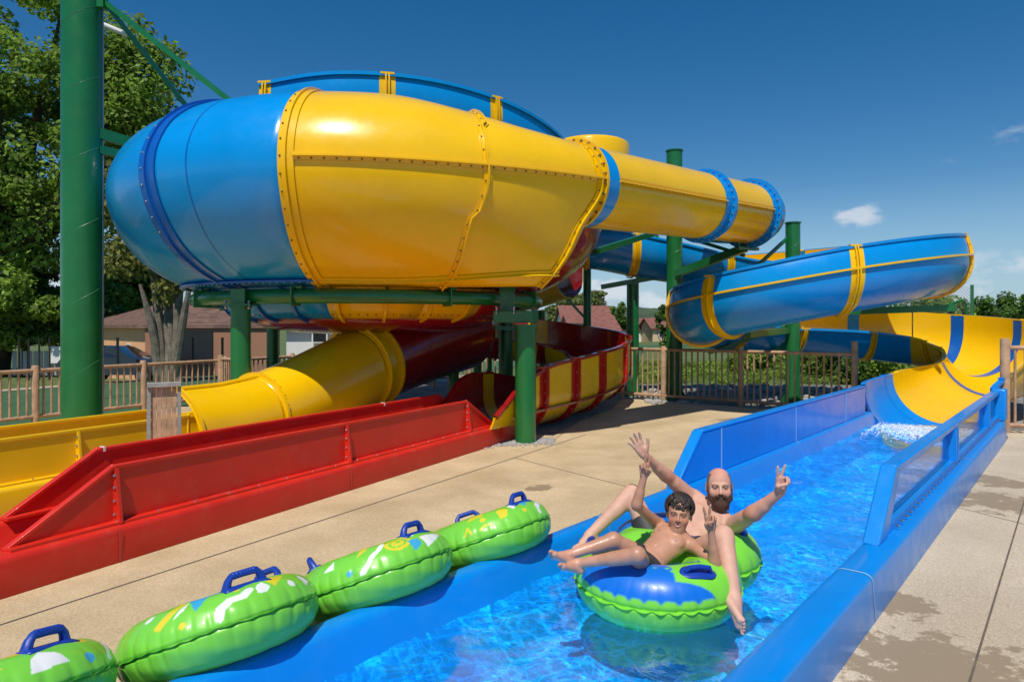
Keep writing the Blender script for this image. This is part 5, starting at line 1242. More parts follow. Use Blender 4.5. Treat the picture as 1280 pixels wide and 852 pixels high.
# ------------------------------------------------------------------ inflatable tubes lying along the channel
GRN = np.array((0.185, 0.60, 0.05)); YL = np.array((0.72, 0.60, 0.03)); WH = np.array((0.78, 0.80, 0.78)); LB = np.array((0.05, 0.38, 0.62))
def in_poly(s, t, poly):
    ins = np.zeros(s.shape, bool); n = len(poly)
    for i in range(n):
        x0, y0 = poly[i]; x1, y1 = poly[(i+1) % n]
        if y0 == y1: continue
        c = ((y0 > t) != (y1 > t)) & (s < (x1-x0)*(t-y0)/(y1-y0)+x0); ins ^= c
    return ins
def on_line(s, t, pts, w):
    r = np.zeros(s.shape, bool)
    for (x0, y0), (x1, y1) in zip(pts[:-1], pts[1:]):
        dx, dy = x1-x0, y1-y0; L2 = dx*dx+dy*dy+1e-9; k = np.clip(((s-x0)*dx+(t-y0)*dy)/L2, 0, 1)
        r |= ((s-x0-k*dx)**2+(t-y0-k*dy)**2) < w*w
    return r
SHAPES1 = [('p', YL, [(-.42, .08), (-.39, .07), (-.30, .19), (-.34, .20), (-.40, .12)]), ('p', WH, [(-.34, .10), (-.30, .13), (-.29, .19), (-.32, .15)]), ('c', YL, (-.30, .06, .014)),
           ('p', LB, [(-.25, .10), (-.20, .18), (-.10, .20), (-.06, .26), (-.22, .25), (-.30, .22)]), ('l', WH, [(-.17, .04), (-.16, .075), (-.12, .10), (-.07, .10), (-.03, .125)], .017),
           ('c', YL, (-.08, .155, .016)), ('p', WH, [(-.01, .09), (.03, .085), (.06, .11), (.04, .15), (.01, .14), (-.005, .12)]), ('p', YL, [(.08, .10), (.11, .12), (.20, .16), (.10, .19), (.06, .17)]),
           ('c', WH, (.17, .09, .019)), ('p', WH, [(.25, .06), (.31, .07), (.32, .10), (.29, .13), (.26, .11)]), ('c', LB, (.40, .05, .013)), ('p', YL, [(.30, .18), (.38, .15), (.42, .19), (.34, .22)]), ('p', YL, [(.14, .23), (.26, .20), (.27, .23), (.16, .26)]),
           ('p', LB, [(.44, .10), (.50, .12), (.47, .17)]), ('c', WH, (-.48, .15, .02))]
spir = [(.085*k/26*math.cos(k*.52)-.10, .055*k/26*math.sin(k*.52)+.135) for k in range(3, 27)]
spir2 = [(.08*k/24*math.cos(k*.55+1)+.33, .06*k/24*math.sin(k*.55+1)+.13) for k in range(3, 25)]
SHAPES2 = [('l', YL, spir, .009), ('l', YL, spir2, .009), ('l', WH, [(-.30, .03), (-.27, .06), (-.24, .10), (-.20, .13), (-.17, .17)], .013), ('p', WH, [(.05, .05), (.24, .10), (.20, .12), (.05, .13)]), ('c', WH, (.02, .17, .022)),
           ('p', LB, [(-.03, .05), (.03, .08), (.03, .12), (-.04, .12)]), ('p', YL, [(-.32, .12), (-.27, .16), (-.24, .21), (-.30, .20)]), ('c', LB, (-.36, .05, .015)), ('c', WH, (.20, .19, .018)), ('p', YL, [(-.2, .2), (-.12, .2), (-.08, .25), (-.18, .26)]),
           ('p', LB, [(.42, .05), (.47, .05), (.45, .12)]), ('c', YL, (.46, .17, .03)), ('p', WH, [(-.5, .1), (-.44, .1), (-.46, .16)])]
SHAPES3 = [('p', YL, [(-.20, .08), (-.15, .09), (-.12, .14), (-.16, .18), (-.20, .15)]), ('p', WH, [(-.08, .12), (-.03, .16), (-.06, .20), (-.10, .17)]), ('c', YL, (-.02, .09, .016)), ('p', LB, [(.02, .12), (.10, .16), (.06, .24), (-.02, .2)]),
           ('l', WH, [(.10, .05), (.12, .09), (.16, .10), (.20, .12)], .018), ('p', WH, [(.24, .08), (.30, .10), (.28, .14), (.25, .13)]), ('p', YL, [(.30, .13), (.40, .12), (.38, .17), (.30, .18)]), ('c', LB, (.42, .07, .013)), ('p', WH, [(.44, .10), (.49, .14), (.45, .17)]),
           ('p', YL, [(-.40, .14), (-.30, .16), (-.28, .20), (-.38, .20)]), ('l', YL, [(-.42, .05), (-.40, .09), (-.38, .05)], .006), ('l', YL, [(-.33, .055), (-.30, .075), (-.26, .075)], .006), ('c', YL, (-.30, .12, .018))]
SHAPES4 = [('p', WH, [(.06, .06), (.19, .07), (.17, .12), (.12, .15), (.08, .12)]), ('c', LB, (.27, .06, .02)), ('l', WH, [(.38, .04), (.42, .07), (.44, .10)], .014), ('p', YL, [(.28, .15), (.34, .13), (.40, .16), (.34, .2)]), ('p', YL, [(0, .19), (.12, .17), (.16, .21), (.05, .22)]), ('p', YL, [(-.06, .09), (0, .12), (-.05, .14)])]
def leaf_noise(a, b, s): return np.sin(a*s*1.3+b*2.1)*np.sin(b*s*1.7+a*1.1)
def tube_thing(u, v, tilt, spin, shapes, label, handles, zc=.290):
    R, r, flat = .302, .152, 1.0
    nt_, nc = 560, 150
    th = np.linspace(0, 2*math.pi, nt_, endpoint=False); ph = np.linspace(-math.pi, math.pi, nc, endpoint=False)
    TH, PH = np.meshgrid(th, ph, indexing='ij')
    # pleats where the outer seam gathers the vinyl
    dist = PH*r
    pl = (0.5+0.5*np.cos(TH*34 + 2.2*np.sin(TH*3+spin)))**3
    rr = r - .0055*pl*np.exp(-(dist/.085)**2) - .008*np.exp(-(dist/.007)**2) + .002*leaf_noise(TH*3, PH*2, 2.0)
    ri = .006*(0.5+0.5*np.cos(TH*20))**2*np.exp(-((np.abs(PH)-math.pi)/.6)**2); rr = rr - ri
    x = (R + rr*np.cos(PH))*np.cos(TH); y = (R + rr*np.cos(PH))*np.sin(TH); z = rr*np.sin(PH)*flat
    col = np.tile(GRN, (nt_, nc, 1)).astype(float)
    # s runs along the seam on the camera side, t is the distance above the seam
    dth = (TH - (-math.pi/2) + math.pi) % (2*math.pi) - math.pi
    s = dth*.50*.78; t = PH*r*.93
    for rep in (-1.30, 0, 1.30):
        for sh in shapes:
            ss = s - rep
            if sh[0] == 'c': k = (ss-sh[2][0])**2 + (t-sh[2][1])**2 < sh[2][2]**2
            elif sh[0] == 'p': k = in_poly(ss, t, sh[2])
            else: k = on_line(ss, t, sh[2], sh[3])
            k &= (t > .02) & (t < .30); col[k] = sh[1]
    # local frame: X along channel, Y inland, Z up; then tilt so that the channel side is higher
    base = T(u, v, zc)
    t_ = thing('swim_ring', label, 'swim ring', (base.x, base.y, 0), 'green swim rings lying along the channel')
    ct, st = math.cos(R_(tilt)), math.sin(R_(tilt))
    eu = np.array((D1[0], D1[1], 0)); ev = np.array((-N1[0], -N1[1], 0)); ez = np.array((0, 0, 1.0))
    ey = ev*ct - ez*st; en = ez*ct + ev*st
    def place(X, Y, Z): return np.array(base) + X[..., None]*eu + Y[..., None]*ey + Z[..., None]*en - np.array((base.x, base.y, 0))
    co = place(x, y, z).reshape(-1, 3)
    I = np.arange(nt_*nc).reshape(nt_, nc); q = np.stack([I, np.roll(I, -1, 0), np.roll(np.roll(I, -1, 0), -1, 1), np.roll(I, -1, 1)], -1).reshape(-1, 4)
    me = bpy.data.meshes.new('inflated_body'); me.from_pydata(co.tolist(), [], q.tolist()); me.polygons.foreach_set('use_smooth', [True]*len(me.polygons))
    ca = me.color_attributes.new('Col', 'FLOAT_COLOR', 'POINT'); ca.data.foreach_set('color', np.concatenate([col.reshape(-1, 3), np.ones((nt_*nc, 1))], 1).astype(np.float32).ravel())
    me.materials.append(M['greenvinyl']); o = bpy.data.objects.new('inflated_body', me); COL.objects.link(o); o.parent = t_
    # welded seam flap
    b = MB(); rows = []
    for k in range(421):
        a = 2*math.pi*k/420; w = .005 + .003*math.sin(a*17)*math.sin(a*5+spin); dz = .0022*math.sin(a*34+2.2*math.sin(a*3+spin)) + .003*math.sin(a*9+spin)
        pts = [(R+r-.014, dz+.003), (R+r+w, dz+.001), (R+r+w, dz-.001), (R+r-.014, dz-.003)]
        rows.append([Vector(place(np.array(q_*math.cos(a)), np.array(q_*math.sin(a)), np.array(z_))) + Vector((base.x, base.y, 0)) for q_, z_ in pts])
    b.grid(rows); b.build('seam_flap', M['seamgreen'], t_)
    # grab handles: pad + bowed grip
    def hp(a, rad, z_, side=0.0, fwd=0.0):
        aa = R_(a); X = (R+rad)*math.cos(aa) - math.sin(aa)*side; Y = (R+rad)*math.sin(aa) + math.cos(aa)*side
        return Vector(place(np.array(X), np.array(Y), np.array(z_))) + Vector((base.x, base.y, 0))
    for a in handles:
        b = MB(); rows = []
        for i in range(11):
            sd = (-.110 + .022*i); row = []
            for j in range(7):
                rd = (-.045 + .015*j); ed = (abs(sd)/.110)**4 + (abs(rd)/.045)**4
                rr_ = math.sqrt(max(0, (r+.006)**2 - (rd+.02)**2)) - (.010 if ed > .9 else 0)
                row.append(hp(a, rd+.02, rr_*flat, sd))
            rows.append(row)
        b.grid(rows); b.build('handle_pad', M['nylon'], t_, solid=.004)
        zt = r*flat
        b = MB(); b.tube([hp(a, .02, zt-.01, -.088), hp(a, .03, zt+.026, -.076), hp(a, .035, zt+.045, -.060), hp(a, .035, zt+.048, 0), hp(a, .035, zt+.045, .060), hp(a, .03, zt+.026, .076), hp(a, .02, zt-.01, .088)], [.021, .018, .016, .016, .016, .018, .021], 10)
        for i in range(7): b.sph(hp(a, .035, zt+.048, -.048+.016*i), .0168, 0, 10, 6)
        b.build('handle_grip', M['nylon'], t_)
    return t_
M['seamgreen'] = mat('dark green weld seam', (0.05, 0.30, 0.03), 0.4)
tube_thing(.66, -3.18, 25, .3, SHAPES4, 'green swim ring cut off by the lower left corner of the picture', [-60, 140])
tube_thing(1.60, -3.18, 25, 1.1, SHAPES1, 'green swim ring with white blobs and yellow wedges, nearest one seen whole', [-92, 15])
tube_thing(2.52, -3.17, 25, 2.0, SHAPES2, 'green swim ring with yellow spirals, second from the far end of its row', [-76, 150])
tube_thing(3.46, -3.16, 24, 2.9, SHAPES3, 'green swim ring at the far end of the row along the channel', [-80, 62])

# ------------------------------------------------------------------ sculpted (signed distance) surfaces
class Vol:
    def __init__(s, lo, hi, h):
        s.h = h; s.lo = np.array(lo, np.float32); s.n = np.ceil((np.array(hi)-np.array(lo))/h).astype(int)+1; s.F = np.full(s.n, 5.0, np.float32)
    def sub(s, lo, hi):
        a = np.clip(np.floor((np.array(lo)-s.lo)/s.h).astype(int), 0, s.n-1); c = np.clip(np.ceil((np.array(hi)-s.lo)/s.h).astype(int)+1, 1, s.n)
        ax = [s.lo[k] + s.h*np.arange(a[k], c[k], dtype=np.float32) for k in range(3)]
        return tuple(slice(a[k], c[k]) for k in range(3)), ax[0][:, None, None], ax[1][None, :, None], ax[2][None, None, :]
    def blend(s, sl, d, k, op='add'):
        F = s.F[sl]
        if op == 'add':
            h = np.maximum(k-np.abs(F-d), 0)/k if k > 0 else 0; s.F[sl] = np.minimum(F, d) - h*h*k*.25
        else:
            d = -d; h = np.maximum(k-np.abs(F-d), 0)/k if k > 0 else 0; s.F[sl] = np.maximum(F, d) + h*h*k*.25
    def cap(s, a, b, ra, rb=None, k=.02, op='add'):
        rb = ra if rb is None else rb; a = np.array(a, np.float32); b = np.array(b, np.float32); m = max(ra, rb)+k+.01
        sl, X, Y, Z = s.sub(np.minimum(a, b)-m, np.maximum(a, b)+m); ab = b-a; L2 = float(ab@ab)+1e-9
        t = np.clip(((X-a[0])*ab[0]+(Y-a[1])*ab[1]+(Z-a[2])*ab[2])/L2, 0, 1)
        d = np.sqrt((X-a[0]-t*ab[0])**2+(Y-a[1]-t*ab[1])**2+(Z-a[2]-t*ab[2])**2) - (ra+(rb-ra)*t); s.blend(sl, d, k, op)
    def ell(s, c, R3, radii, k=.02, op='add'):
        c = np.array(c, np.float32); A = np.array(R3, np.float32); rd = np.array(radii, np.float32); m = float(rd.max())+k+.01
        sl, X, Y, Z = s.sub(c-m, c+m); dx, dy, dz = X-c[0], Y-c[1], Z-c[2]
        q = [(dx*A[i][0]+dy*A[i][1]+dz*A[i][2]) for i in range(3)]
        k0 = np.sqrt((q[0]/rd[0])**2+(q[1]/rd[1])**2+(q[2]/rd[2])**2); k1 = np.sqrt((q[0]/rd[0]**2)**2+(q[1]/rd[1]**2)**2+(q[2]/rd[2]**2)**2)+1e-6
        s.blend(sl, k0*(k0-1)/k1, k, op)
    def mesh(s):
        F = s.F; I = F < 0; n = F.shape
        cnt = np.zeros((n[0]-1, n[1]-1, n[2]-1), np.uint8)
        for a in (0, 1):
            for b_ in (0, 1):
                for c in (0, 1): cnt += I[a:n[0]-1+a, b_:n[1]-1+b_, c:n[2]-1+c]
        act = (cnt > 0) & (cnt < 8); ii, jj, kk = np.nonzero(act); N = len(ii)
        idm = np.full(act.shape, -1, np.int32); idm[ii, jj, kk] = np.arange(N)
        acc = np.zeros((N, 3), np.float32); num = np.zeros(N, np.float32)
        cs = [(a, b_, c) for a in (0, 1) for b_ in (0, 1) for c in (0, 1)]
        for p in cs:
            for ax in range(3):
                if p[ax] == 1: continue
                q = list(p); q[ax] = 1
                f0 = F[ii+p[0], jj+p[1], kk+p[2]]; f1 = F[ii+q[0], jj+q[1], kk+q[2]]; x = (f0 < 0) != (f1 < 0)
                t = np.where(x, f0/(f0-f1+1e-12), 0); pt = np.tile(np.array(p, np.float32), (N, 1)); pt[:, ax] = t
                acc += pt*x[:, None]; num += x
        V = (np.stack([ii, jj, kk], 1) + acc/np.maximum(num, 1)[:, None])*s.h + s.lo
        Q = []
        for ax in range(3):
            sl0 = [slice(0, n[k]) for k in range(3)]; sl1 = list(sl0); sl0[ax] = slice(0, n[ax]-1); sl1[ax] = slice(1, n[ax])
            a = I[tuple(sl0)]; c = I[tuple(sl1)]; X = np.nonzero(a != c); o = [k for k in range(3) if k != ax]
            ok = (X[o[0]] > 0) & (X[o[1]] > 0) & (X[o[0]] < n[o[0]]-1) & (X[o[1]] < n[o[1]]-1); X = [x[ok] for x in X]; inside = a[X[0], X[1], X[2]]
            def cell(d0, d1):
                y = [x.copy() for x in X]; y[o[0]] = y[o[0]]-d0; y[o[1]] = y[o[1]]-d1; return idm[y[0], y[1], y[2]]
            q = np.stack([cell(1, 1), cell(0, 1), cell(0, 0), cell(1, 0)], 1)
            fl = inside if ax != 1 else ~inside
            q[~fl] = q[~fl][:, ::-1]; Q.append(q)
        return V, np.concatenate(Q)
def sdf_obj(name, vol, m, parent, colfn=None, smooth_it=1, cblur=0):
    V, Q = vol.mesh()
    for _ in range(smooth_it):       # light relaxation removes the stair steps of the grid
        S_ = np.zeros_like(V); c = np.zeros(len(V), np.float32)
        for a, b_ in ((0, 1), (1, 2), (2, 3), (3, 0)):
            np.add.at(S_, Q[:, a], V[Q[:, b_]]); np.add.at(S_, Q[:, b_], V[Q[:, a]]); np.add.at(c, Q[:, a], 1); np.add.at(c, Q[:, b_], 1)
        V = V*.5 + .5*S_/np.maximum(c, 1)[:, None]
    me = bpy.data.meshes.new(name); loc = np.array(parent.location, np.float32) if parent is not None else np.zeros(3, np.float32)
    me.from_pydata((V-loc).tolist(), [], Q.tolist()); me.polygons.foreach_set('use_smooth', [True]*len(me.polygons))
    if colfn is not None:
        C = colfn(V)
        for _ in range(cblur):
            S2 = C.copy(); c2 = np.ones(len(V))
            for a, b_ in ((0, 1), (1, 2), (2, 3), (3, 0)):
                np.add.at(S2, Q[:, a], C[Q[:, b_]]); np.add.at(S2, Q[:, b_], C[Q[:, a]]); np.add.at(c2, Q[:, a], 1); np.add.at(c2, Q[:, b_], 1)
            C = S2/c2[:, None]
        ca = me.color_attributes.new('Col', 'FLOAT_COLOR', 'POINT'); ca.data.foreach_set('color', np.concatenate([C, np.ones((len(V), 1))], 1).astype(np.float32).ravel())
    me.materials.append(m); o = bpy.data.objects.new(name, me); COL.objects.link(o)
    if parent is not None: o.parent = parent
    return o

# ---- the two-seat tube in the water
RA = np.array((.88, 4.15)); RB = np.array((1.17, 4.63)); ZC = .205; TRr = .31; Tr = .185
raft = thing('double_raft', 'two-seat lime green and blue inflatable raft floating under the man and the boy', 'inflatable raft', (1.02, 4.4, .05))
def raft_build():
    v = Vol((.30, 3.55, -.01), (1.76, 5.2, .43), .0055)
    ax = [v.lo[k] + v.h*np.arange(v.n[k], dtype=np.float32) for k in range(3)]; X, Y, Z = ax[0][:, None, None], ax[1][None, :, None], ax[2][None, None, :]
    D = None
    for c in (RA, RB):
        dx = X-c[0]; dy = Y-c[1]; rho = np.sqrt(dx*dx+dy*dy); ang = np.arctan2(dy, dx)
        dz = (Z-ZC)/.98; q = np.sqrt((rho-TRr)**2+dz**2)
        pl = (0.5+0.5*np.cos(ang*30+2*np.sin(ang*3)))**3; out = np.clip((rho-TRr)/Tr, 0, 1)**2
        d = q - Tr + .007*pl*out*np.exp(-(dz/.09)**2) + .010*out*np.exp(-(dz/.010)**2)
        D = d if D is None else np.minimum(D, d) - (np.maximum(.07-np.abs(D-d), 0)/.07)**2*.07*.25
    # seat floor
    fl = np.maximum(np.abs(Z-.10)-.02, np.minimum(np.sqrt((X-RA[0])**2+(Y-RA[1])**2), np.sqrt((X-RB[0])**2+(Y-RB[1])**2))-.30)
    v.F[:] = np.minimum(D, fl)
    LG = np.array((.20, .66, .04)); BL = np.array((.003, .15, .62))
    def colf(V):
        C = np.tile(LG, (len(V), 1)); x, y, z = V[:, 0], V[:, 1], V[:, 2]
        a = np.degrees(np.arctan2(y-RA[1], x-RA[0])); rho = np.hypot(x-RA[0], y-RA[1]); up = z > ZC+.055
        hx, hy = x-(RA[0]+.385*math.cos(R_(-66))), y-(RA[1]+.385*math.sin(R_(-66))); keep = (np.abs(hx) < .145) & (np.abs(hy+.0) < .075)
        front = (z > ZC+.035) & (a > -166) & (a < -62) & (rho > .16) & (rho < .486) & ~keep & ~((a > -76) & (rho < .34)); C[front] = BL
        C[up & (a > -114) & (a < -104) & (rho > .14) & (rho < .25)] = LG
        pts = [(math.cos(R_(q))*(rr_)+RA[0], math.sin(R_(q))*rr_+RA[1], w) for q, rr_, w in ((-112, .30, .012), (-92, .33, .009), (-86, .30, .016), (-80, .32, .008), (-76, .35, .018), (-90, .27, .008), (-83, .38, .008), (-104, .33, .007), (-88, .36, .010), (-71, .33, .010), (-79, .27, .009))]
        for cx_, cy_, w in pts: C[up & (((x-cx_)/1.3)**2+(y-cy_)**2 < w*w)] = LG
        ab = np.degrees(np.arctan2(y-RB[1], x-RB[0])); rb = np.hypot(x-RB[0], y-RB[1])
        rear = up & (ab > 95) & (ab < 205) & (rb > .14) & (rb < .46) & (rho > .47); C[rear] = BL
        mid = up & (rho > .18) & (rho < .40) & (a > 20) & (a < 55); C[mid] = BL
        left = up & (a > 128) & (a < 160) & (rho > .2) & (rho < .34); C[left] = BL
        for q in range(12):
            aa = R_(105+q*8); rr_ = .30+.07*math.sin(q*2.1); cx_, cy_ = RB[0]+rr_*math.cos(aa), RB[1]+rr_*math.sin(aa)
            C[rear & (((x-cx_))**2+(y-cy_)**2 < (.010+.006*math.sin(q*5))**2)] = LG
        return C
    sdf_obj('inflated_body', v, M['greenvinyl'], raft, colf, cblur=2)
    # scalloped seam flap following the outer outline
    b = MB(); rows = []; pts = []
    dv = RB-RA; dl = np.linalg.norm(dv); dv = dv/dl; a0 = math.atan2(dv[1], dv[0]); ro = TRr+Tr-.012
    ha = math.acos(min(1, (dl/2)/ro)) + .06
    arcs = [(RA, a0+ha, a0+2*math.pi-ha), (RB, a0+math.pi+ha, a0+3*math.pi-ha)]
    for c, s_, e in arcs:
        for t in np.linspace(s_, e, 220): pts.append((c[0], c[1], t))
    for c0, c1, t in pts:
        w = .008 + .011*abs(math.sin(t*15+math.sin(t*4)))**.7; dz = -.012*abs(math.sin(t*15+math.sin(t*4))); cs, sn = math.cos(t), math.sin(t)
        rows.append([Vector((c0+cs*q_, c1+sn*q_, ZC+z_)) for q_, z_ in ((ro-.02, .003), (ro+w, dz+.0015), (ro+w, dz-.0015), (ro-.02, -.003))])
    b.grid(rows, closed=True); b.build('seam_flap', mat('lime vinyl flap', (.18, .60, .04), .35), raft)
    # handles
    def handle(c, deg, rad, turn):
        aa = R_(deg); p = Vector((c[0]+rad*math.cos(aa), c[1]+rad*math.sin(aa), 0)); off = rad-TRr; top = ZC+math.sqrt(max(0.001, Tr*Tr-off*off))
        nrm = Vector((math.cos(aa)*off/Tr, math.sin(aa)*off/Tr, math.sqrt(max(.05, 1-(off/Tr)**2)))).normalized(); q = Vector((p.x, p.y, top))
        tg = Vector((math.cos(R_(turn)), math.sin(R_(turn)), 0)); tg = (tg-nrm*tg.dot(nrm)).normalized(); sd = nrm.cross(tg)
        b = MB(); rows = []
        for i in range(13):
            a = -.11+.0183*i; wv = .05*(1-(abs(a)/.115)**5)
            rows.append([q + tg*a + sd*(wv*j/3) + nrm*(.006 - .5*(wv*j/3)**2/Tr - (a*a)*1.2) for j in range(-3, 4)])
        b.grid(rows); b.build('handle_pad', M['nylon'], raft, solid=.006)
        b = MB(); b.tube([q+tg*-.075+nrm*.0, q+tg*-.06+nrm*.028, q+nrm*.036, q+tg*.06+nrm*.028, q+tg*.075+nrm*0], [.014]*5, 10); b.build('handle_grip', M['nylon'], raft)
    handle(RA, -66, .385, 10); handle(RA, 160, .40, 70); handle(RB, -12, .36, 75)
    # lettering by the handle
    def text(body, px_, py_, Y, size, rot, col):
        cu = bpy.data.curves.new('lettering', 'FONT'); cu.body = body; cu.size = size; cu.extrude = .0008; cu.resolution_u = 3
        o = bpy.data.objects.new('tmp', cu); COL.objects.link(o); dg = bpy.context.evaluated_depsgraph_get(); me = bpy.data.meshes.new_from_object(o.evaluated_get(dg)); COL.objects.unlink(o); bpy.data.objects.remove(o)
        me.materials.append(mat('blue print', (.01, .12, .5), .4)); ob = bpy.data.objects.new('lettering', me); COL.objects.link(ob); ob.parent = raft
        # drape letters on the torus crest
        cx_, cy_ = px_, py_; cr_, sr_ = math.cos(R_(rot)), math.sin(R_(rot))
        for vv in me.vertices:
            X = cx_ + vv.co.x*cr_ - vv.co.y*sr_; Y_ = cy_ + vv.co.x*sr_ + vv.co.y*cr_; z = -9
            for c in (RA, RB):
                off = math.hypot(X-c[0], Y_-c[1])-TRr
                if abs(off) < Tr: z = max(z, ZC+.98*math.sqrt(Tr*Tr-off*off))
            vv.co = Vector((X, Y_, (z if z > 0 else .38) + .0045 + vv.co.z*.5)) - raft.location
    text('Left Hand', .90, 3.885, 0, .046, 8, None)
    text('Right Hand', .50, 4.18, 0, .036, 78, None)
raft_build()

# ---- people
def norm(v): v = np.array(v, float); return v/np.linalg.norm(v)
def frame3(fwd, up):
    f = norm(fwd); r = norm(np.cross(f, up)); u = np.cross(r, f); return np.array([r, f, u])      # rows: right, forward, up
def head(v, c, fwd, up, s, man):
    A = frame3(fwd, up)
    def P(x, y, z): return np.array(c) + s*(A[0]*x + A[1]*y + A[2]*z)
    v.ell(P(0, -.010, .030), A, np.array((.076, .096, .088))*s, .02)
    v.ell(P(0, .028, -.035), A, np.array((.060, .062, .078))*s, .03*s)
    v.ell(P(0, .060, -.088), A, np.array((.026, .020, .018))*s, .03*s)
    for sx in (-1, 1):
        v.ell(P(sx*.038, .058, -.028), A, np.array((.026, .026, .024))*s, .02*s)
        v.ell(P(sx*.031, .098, .004), A, np.array((.019, .016, .012))*s, .010*s, 'sub')
        v.ell(P(sx*.031, .078, .003), A, np.array((.015, .013, .012))*s, .004*s)
        v.cap(P(sx*.014, .091, .024), P(sx*.046, .080, .024), .008*s, .007*s, .012*s)
        v.ell(P(sx*.078, -.008, -.004), A, np.array((.009, .020, .032))*s, .008*s)
        v.ell(P(sx*.084, .000, -.002), A, np.array((.006, .010, .018))*s, .004*s, 'sub')
    nl, nr = (.114, .0115) if man else (.106, .0095)
    v.cap(P(0, .090, .014), P(0, nl, -.025), .0065*s, nr*s, .010*s)
    v.ell(P(-.011, nl-.012, -.029), A, np.array((.008, .009, .007))*s, .006*s); v.ell(P(.011, nl-.012, -.029), A, np.array((.008, .009, .007))*s, .006*s)
    for sx in (-1, 1): v.ell(P(sx*.0065, nl-.006, -.0365), A, np.array((.0035, .004, .003))*s, .002*s, 'sub')
    for k in range(-4, 5):
        x = k*.0070; z = -.057 + (x/.026)**2*.010; y = .0905 - (x/.026)**2*.013
        v.ell(P(x, y, z+.005), A, np.array((.006, .0055, .0036))*s, .004*s); v.ell(P(x*.85, y, z-.0085), A, np.array((.006, .0065, .0045))*s, .004*s)
    return A, P
def face_colors(V, C, c, A, s, man, skin):
    q = (V-np.array(c))@A.T/s; x, y, z = q[:, 0], q[:, 1], q[:, 2]; nearf = (np.abs(x) < .11) & (y > .03) & (np.abs(z) < .14)
    hd = np.linalg.norm(q, axis=1) < .15
    zz = z - (x/.026)**2*.010
    lips = nearf & (np.abs(x) < .027) & (zz < -.048) & (zz > -.069) & (y > .07); C[lips] = np.array((.46, .15, .13)) if not man else np.array((.50, .20, .18))
    teeth = nearf & (np.abs(x) < .018) & (zz < -.0590) & (zz > -.0618) & (y > .07); C[teeth] = (.62, .57, .50)
    for sx in (-1, 1):
        ex = x-sx*.031; ez = z-.004
        e = nearf & ((ex/.0145)**2+(ez/.0042)**2 < 1); C[e] = (.22, .15, .12)
        e = nearf & ((ex/.0075)**2+(ez/.0042)**2 < 1); C[e] = (.03, .02, .015)
        e = nearf & (np.abs(ex) < .017) & (z > .0072) & (z < .0110); C[e] = (.10, .055, .04)
        br = nearf & (np.abs(ex) < .018) & (z > .0225-.25*np.abs(ex)) & (z < .0285-.25*np.abs(ex)); C[br] = (.035, .018, .012) if not man else (.16, .085, .05)
    ck = nearf & (np.hypot((np.abs(x)-.040)/.02, (z+.025)/.018) < 1); C[ck] = C[ck]*np.array((1.05, .86, .84))
    ns = nearf & (np.hypot(x/.016, (z+.028)/.014) < 1) & (y > .09); C[ns] = C[ns]*np.array((1.05, .85, .82))
    return q, hd
def hand(v, w, d, thumb, palm, s, pose, k=.008):
    """w wrist, d towards fingers, thumb towards the thumb side, palm out of the palm"""
    d = norm(d); th = np.array(thumb, float); th = norm(th-d*(th@d)); pa = np.cross(d, th); pa = pa if pa@np.array(palm) > 0 else -pa
    def P(a, b_, c): return np.array(w) + s*(th*a + pa*b_ + d*c)
    kx = [.030, .010, -.011, -.030]; kz = [.092, .096, .092, .084]; Ln = [.073, .080, .075, .059]; rd = [.0095, .0098, .0093, .0083]; spread = [.16, .04, -.08, -.22]
    for i in range(4): v.cap(P(kx[i]*.45, 0, .008), P(kx[i], 0, kz[i]), .0150*s, .0125*s, .014*s)
    v.ell(P(.022, .010, .035), np.array([th, pa, d]), np.array((.019, .014, .028))*s, .012*s); v.ell(P(-.020, .008, .035), np.array([th, pa, d]), np.array((.015, .012, .030))*s, .012*s)
    for i in range(4):
        up = pose == 'open' or (pose == 'vee' and i < 2); l = Ln[i]; b0 = P(kx[i], 0, kz[i])
        if up:
            sp = spread[i]*(1.6 if pose == 'open' else 1.0)
            if pose == 'vee': sp = (.20, -.16)[i]
            dr = norm(d*math.cos(sp)+th*math.sin(sp)); bend = .10 if pose == 'open' else .03
            p1 = b0 + s*l*.45*norm(dr+pa*bend); p2 = p1 + s*l*.30*norm(dr+pa*bend*2.0); p3 = p2 + s*l*.25*norm(dr+pa*bend*3.0)
        else:
            p1 = b0 + s*l*.45*norm(d*.45+pa*.9); p2 = p1 + s*l*.32*norm(-d*.75+pa*.45); p3 = p2 + s*l*.22*norm(-d*.8-pa*.5)
        r = rd[i]*s; v.cap(b0, p1, r*1.05, r, .004*s); v.cap(p1, p2, r, r*.93, .003*s); v.cap(p2, p3, r*.93, r*.82, .003*s)
    if pose == 'open': tp = [P(.022, .006, .022), P(.050, .012, .050), P(.068, .014, .076), P(.076, .016, .098)]
    else: tp = [P(.024, .010, .022), P(.038, .028, .050), P(.016, .044, .066), P(-.006, .047, .074)]
    v.cap(tp[0], tp[1], .014*s, .012*s, .010*s); v.cap(tp[1], tp[2], .012*s, .0108*s, .003*s); v.cap(tp[2], tp[3], .0108*s, .009*s, .003*s)
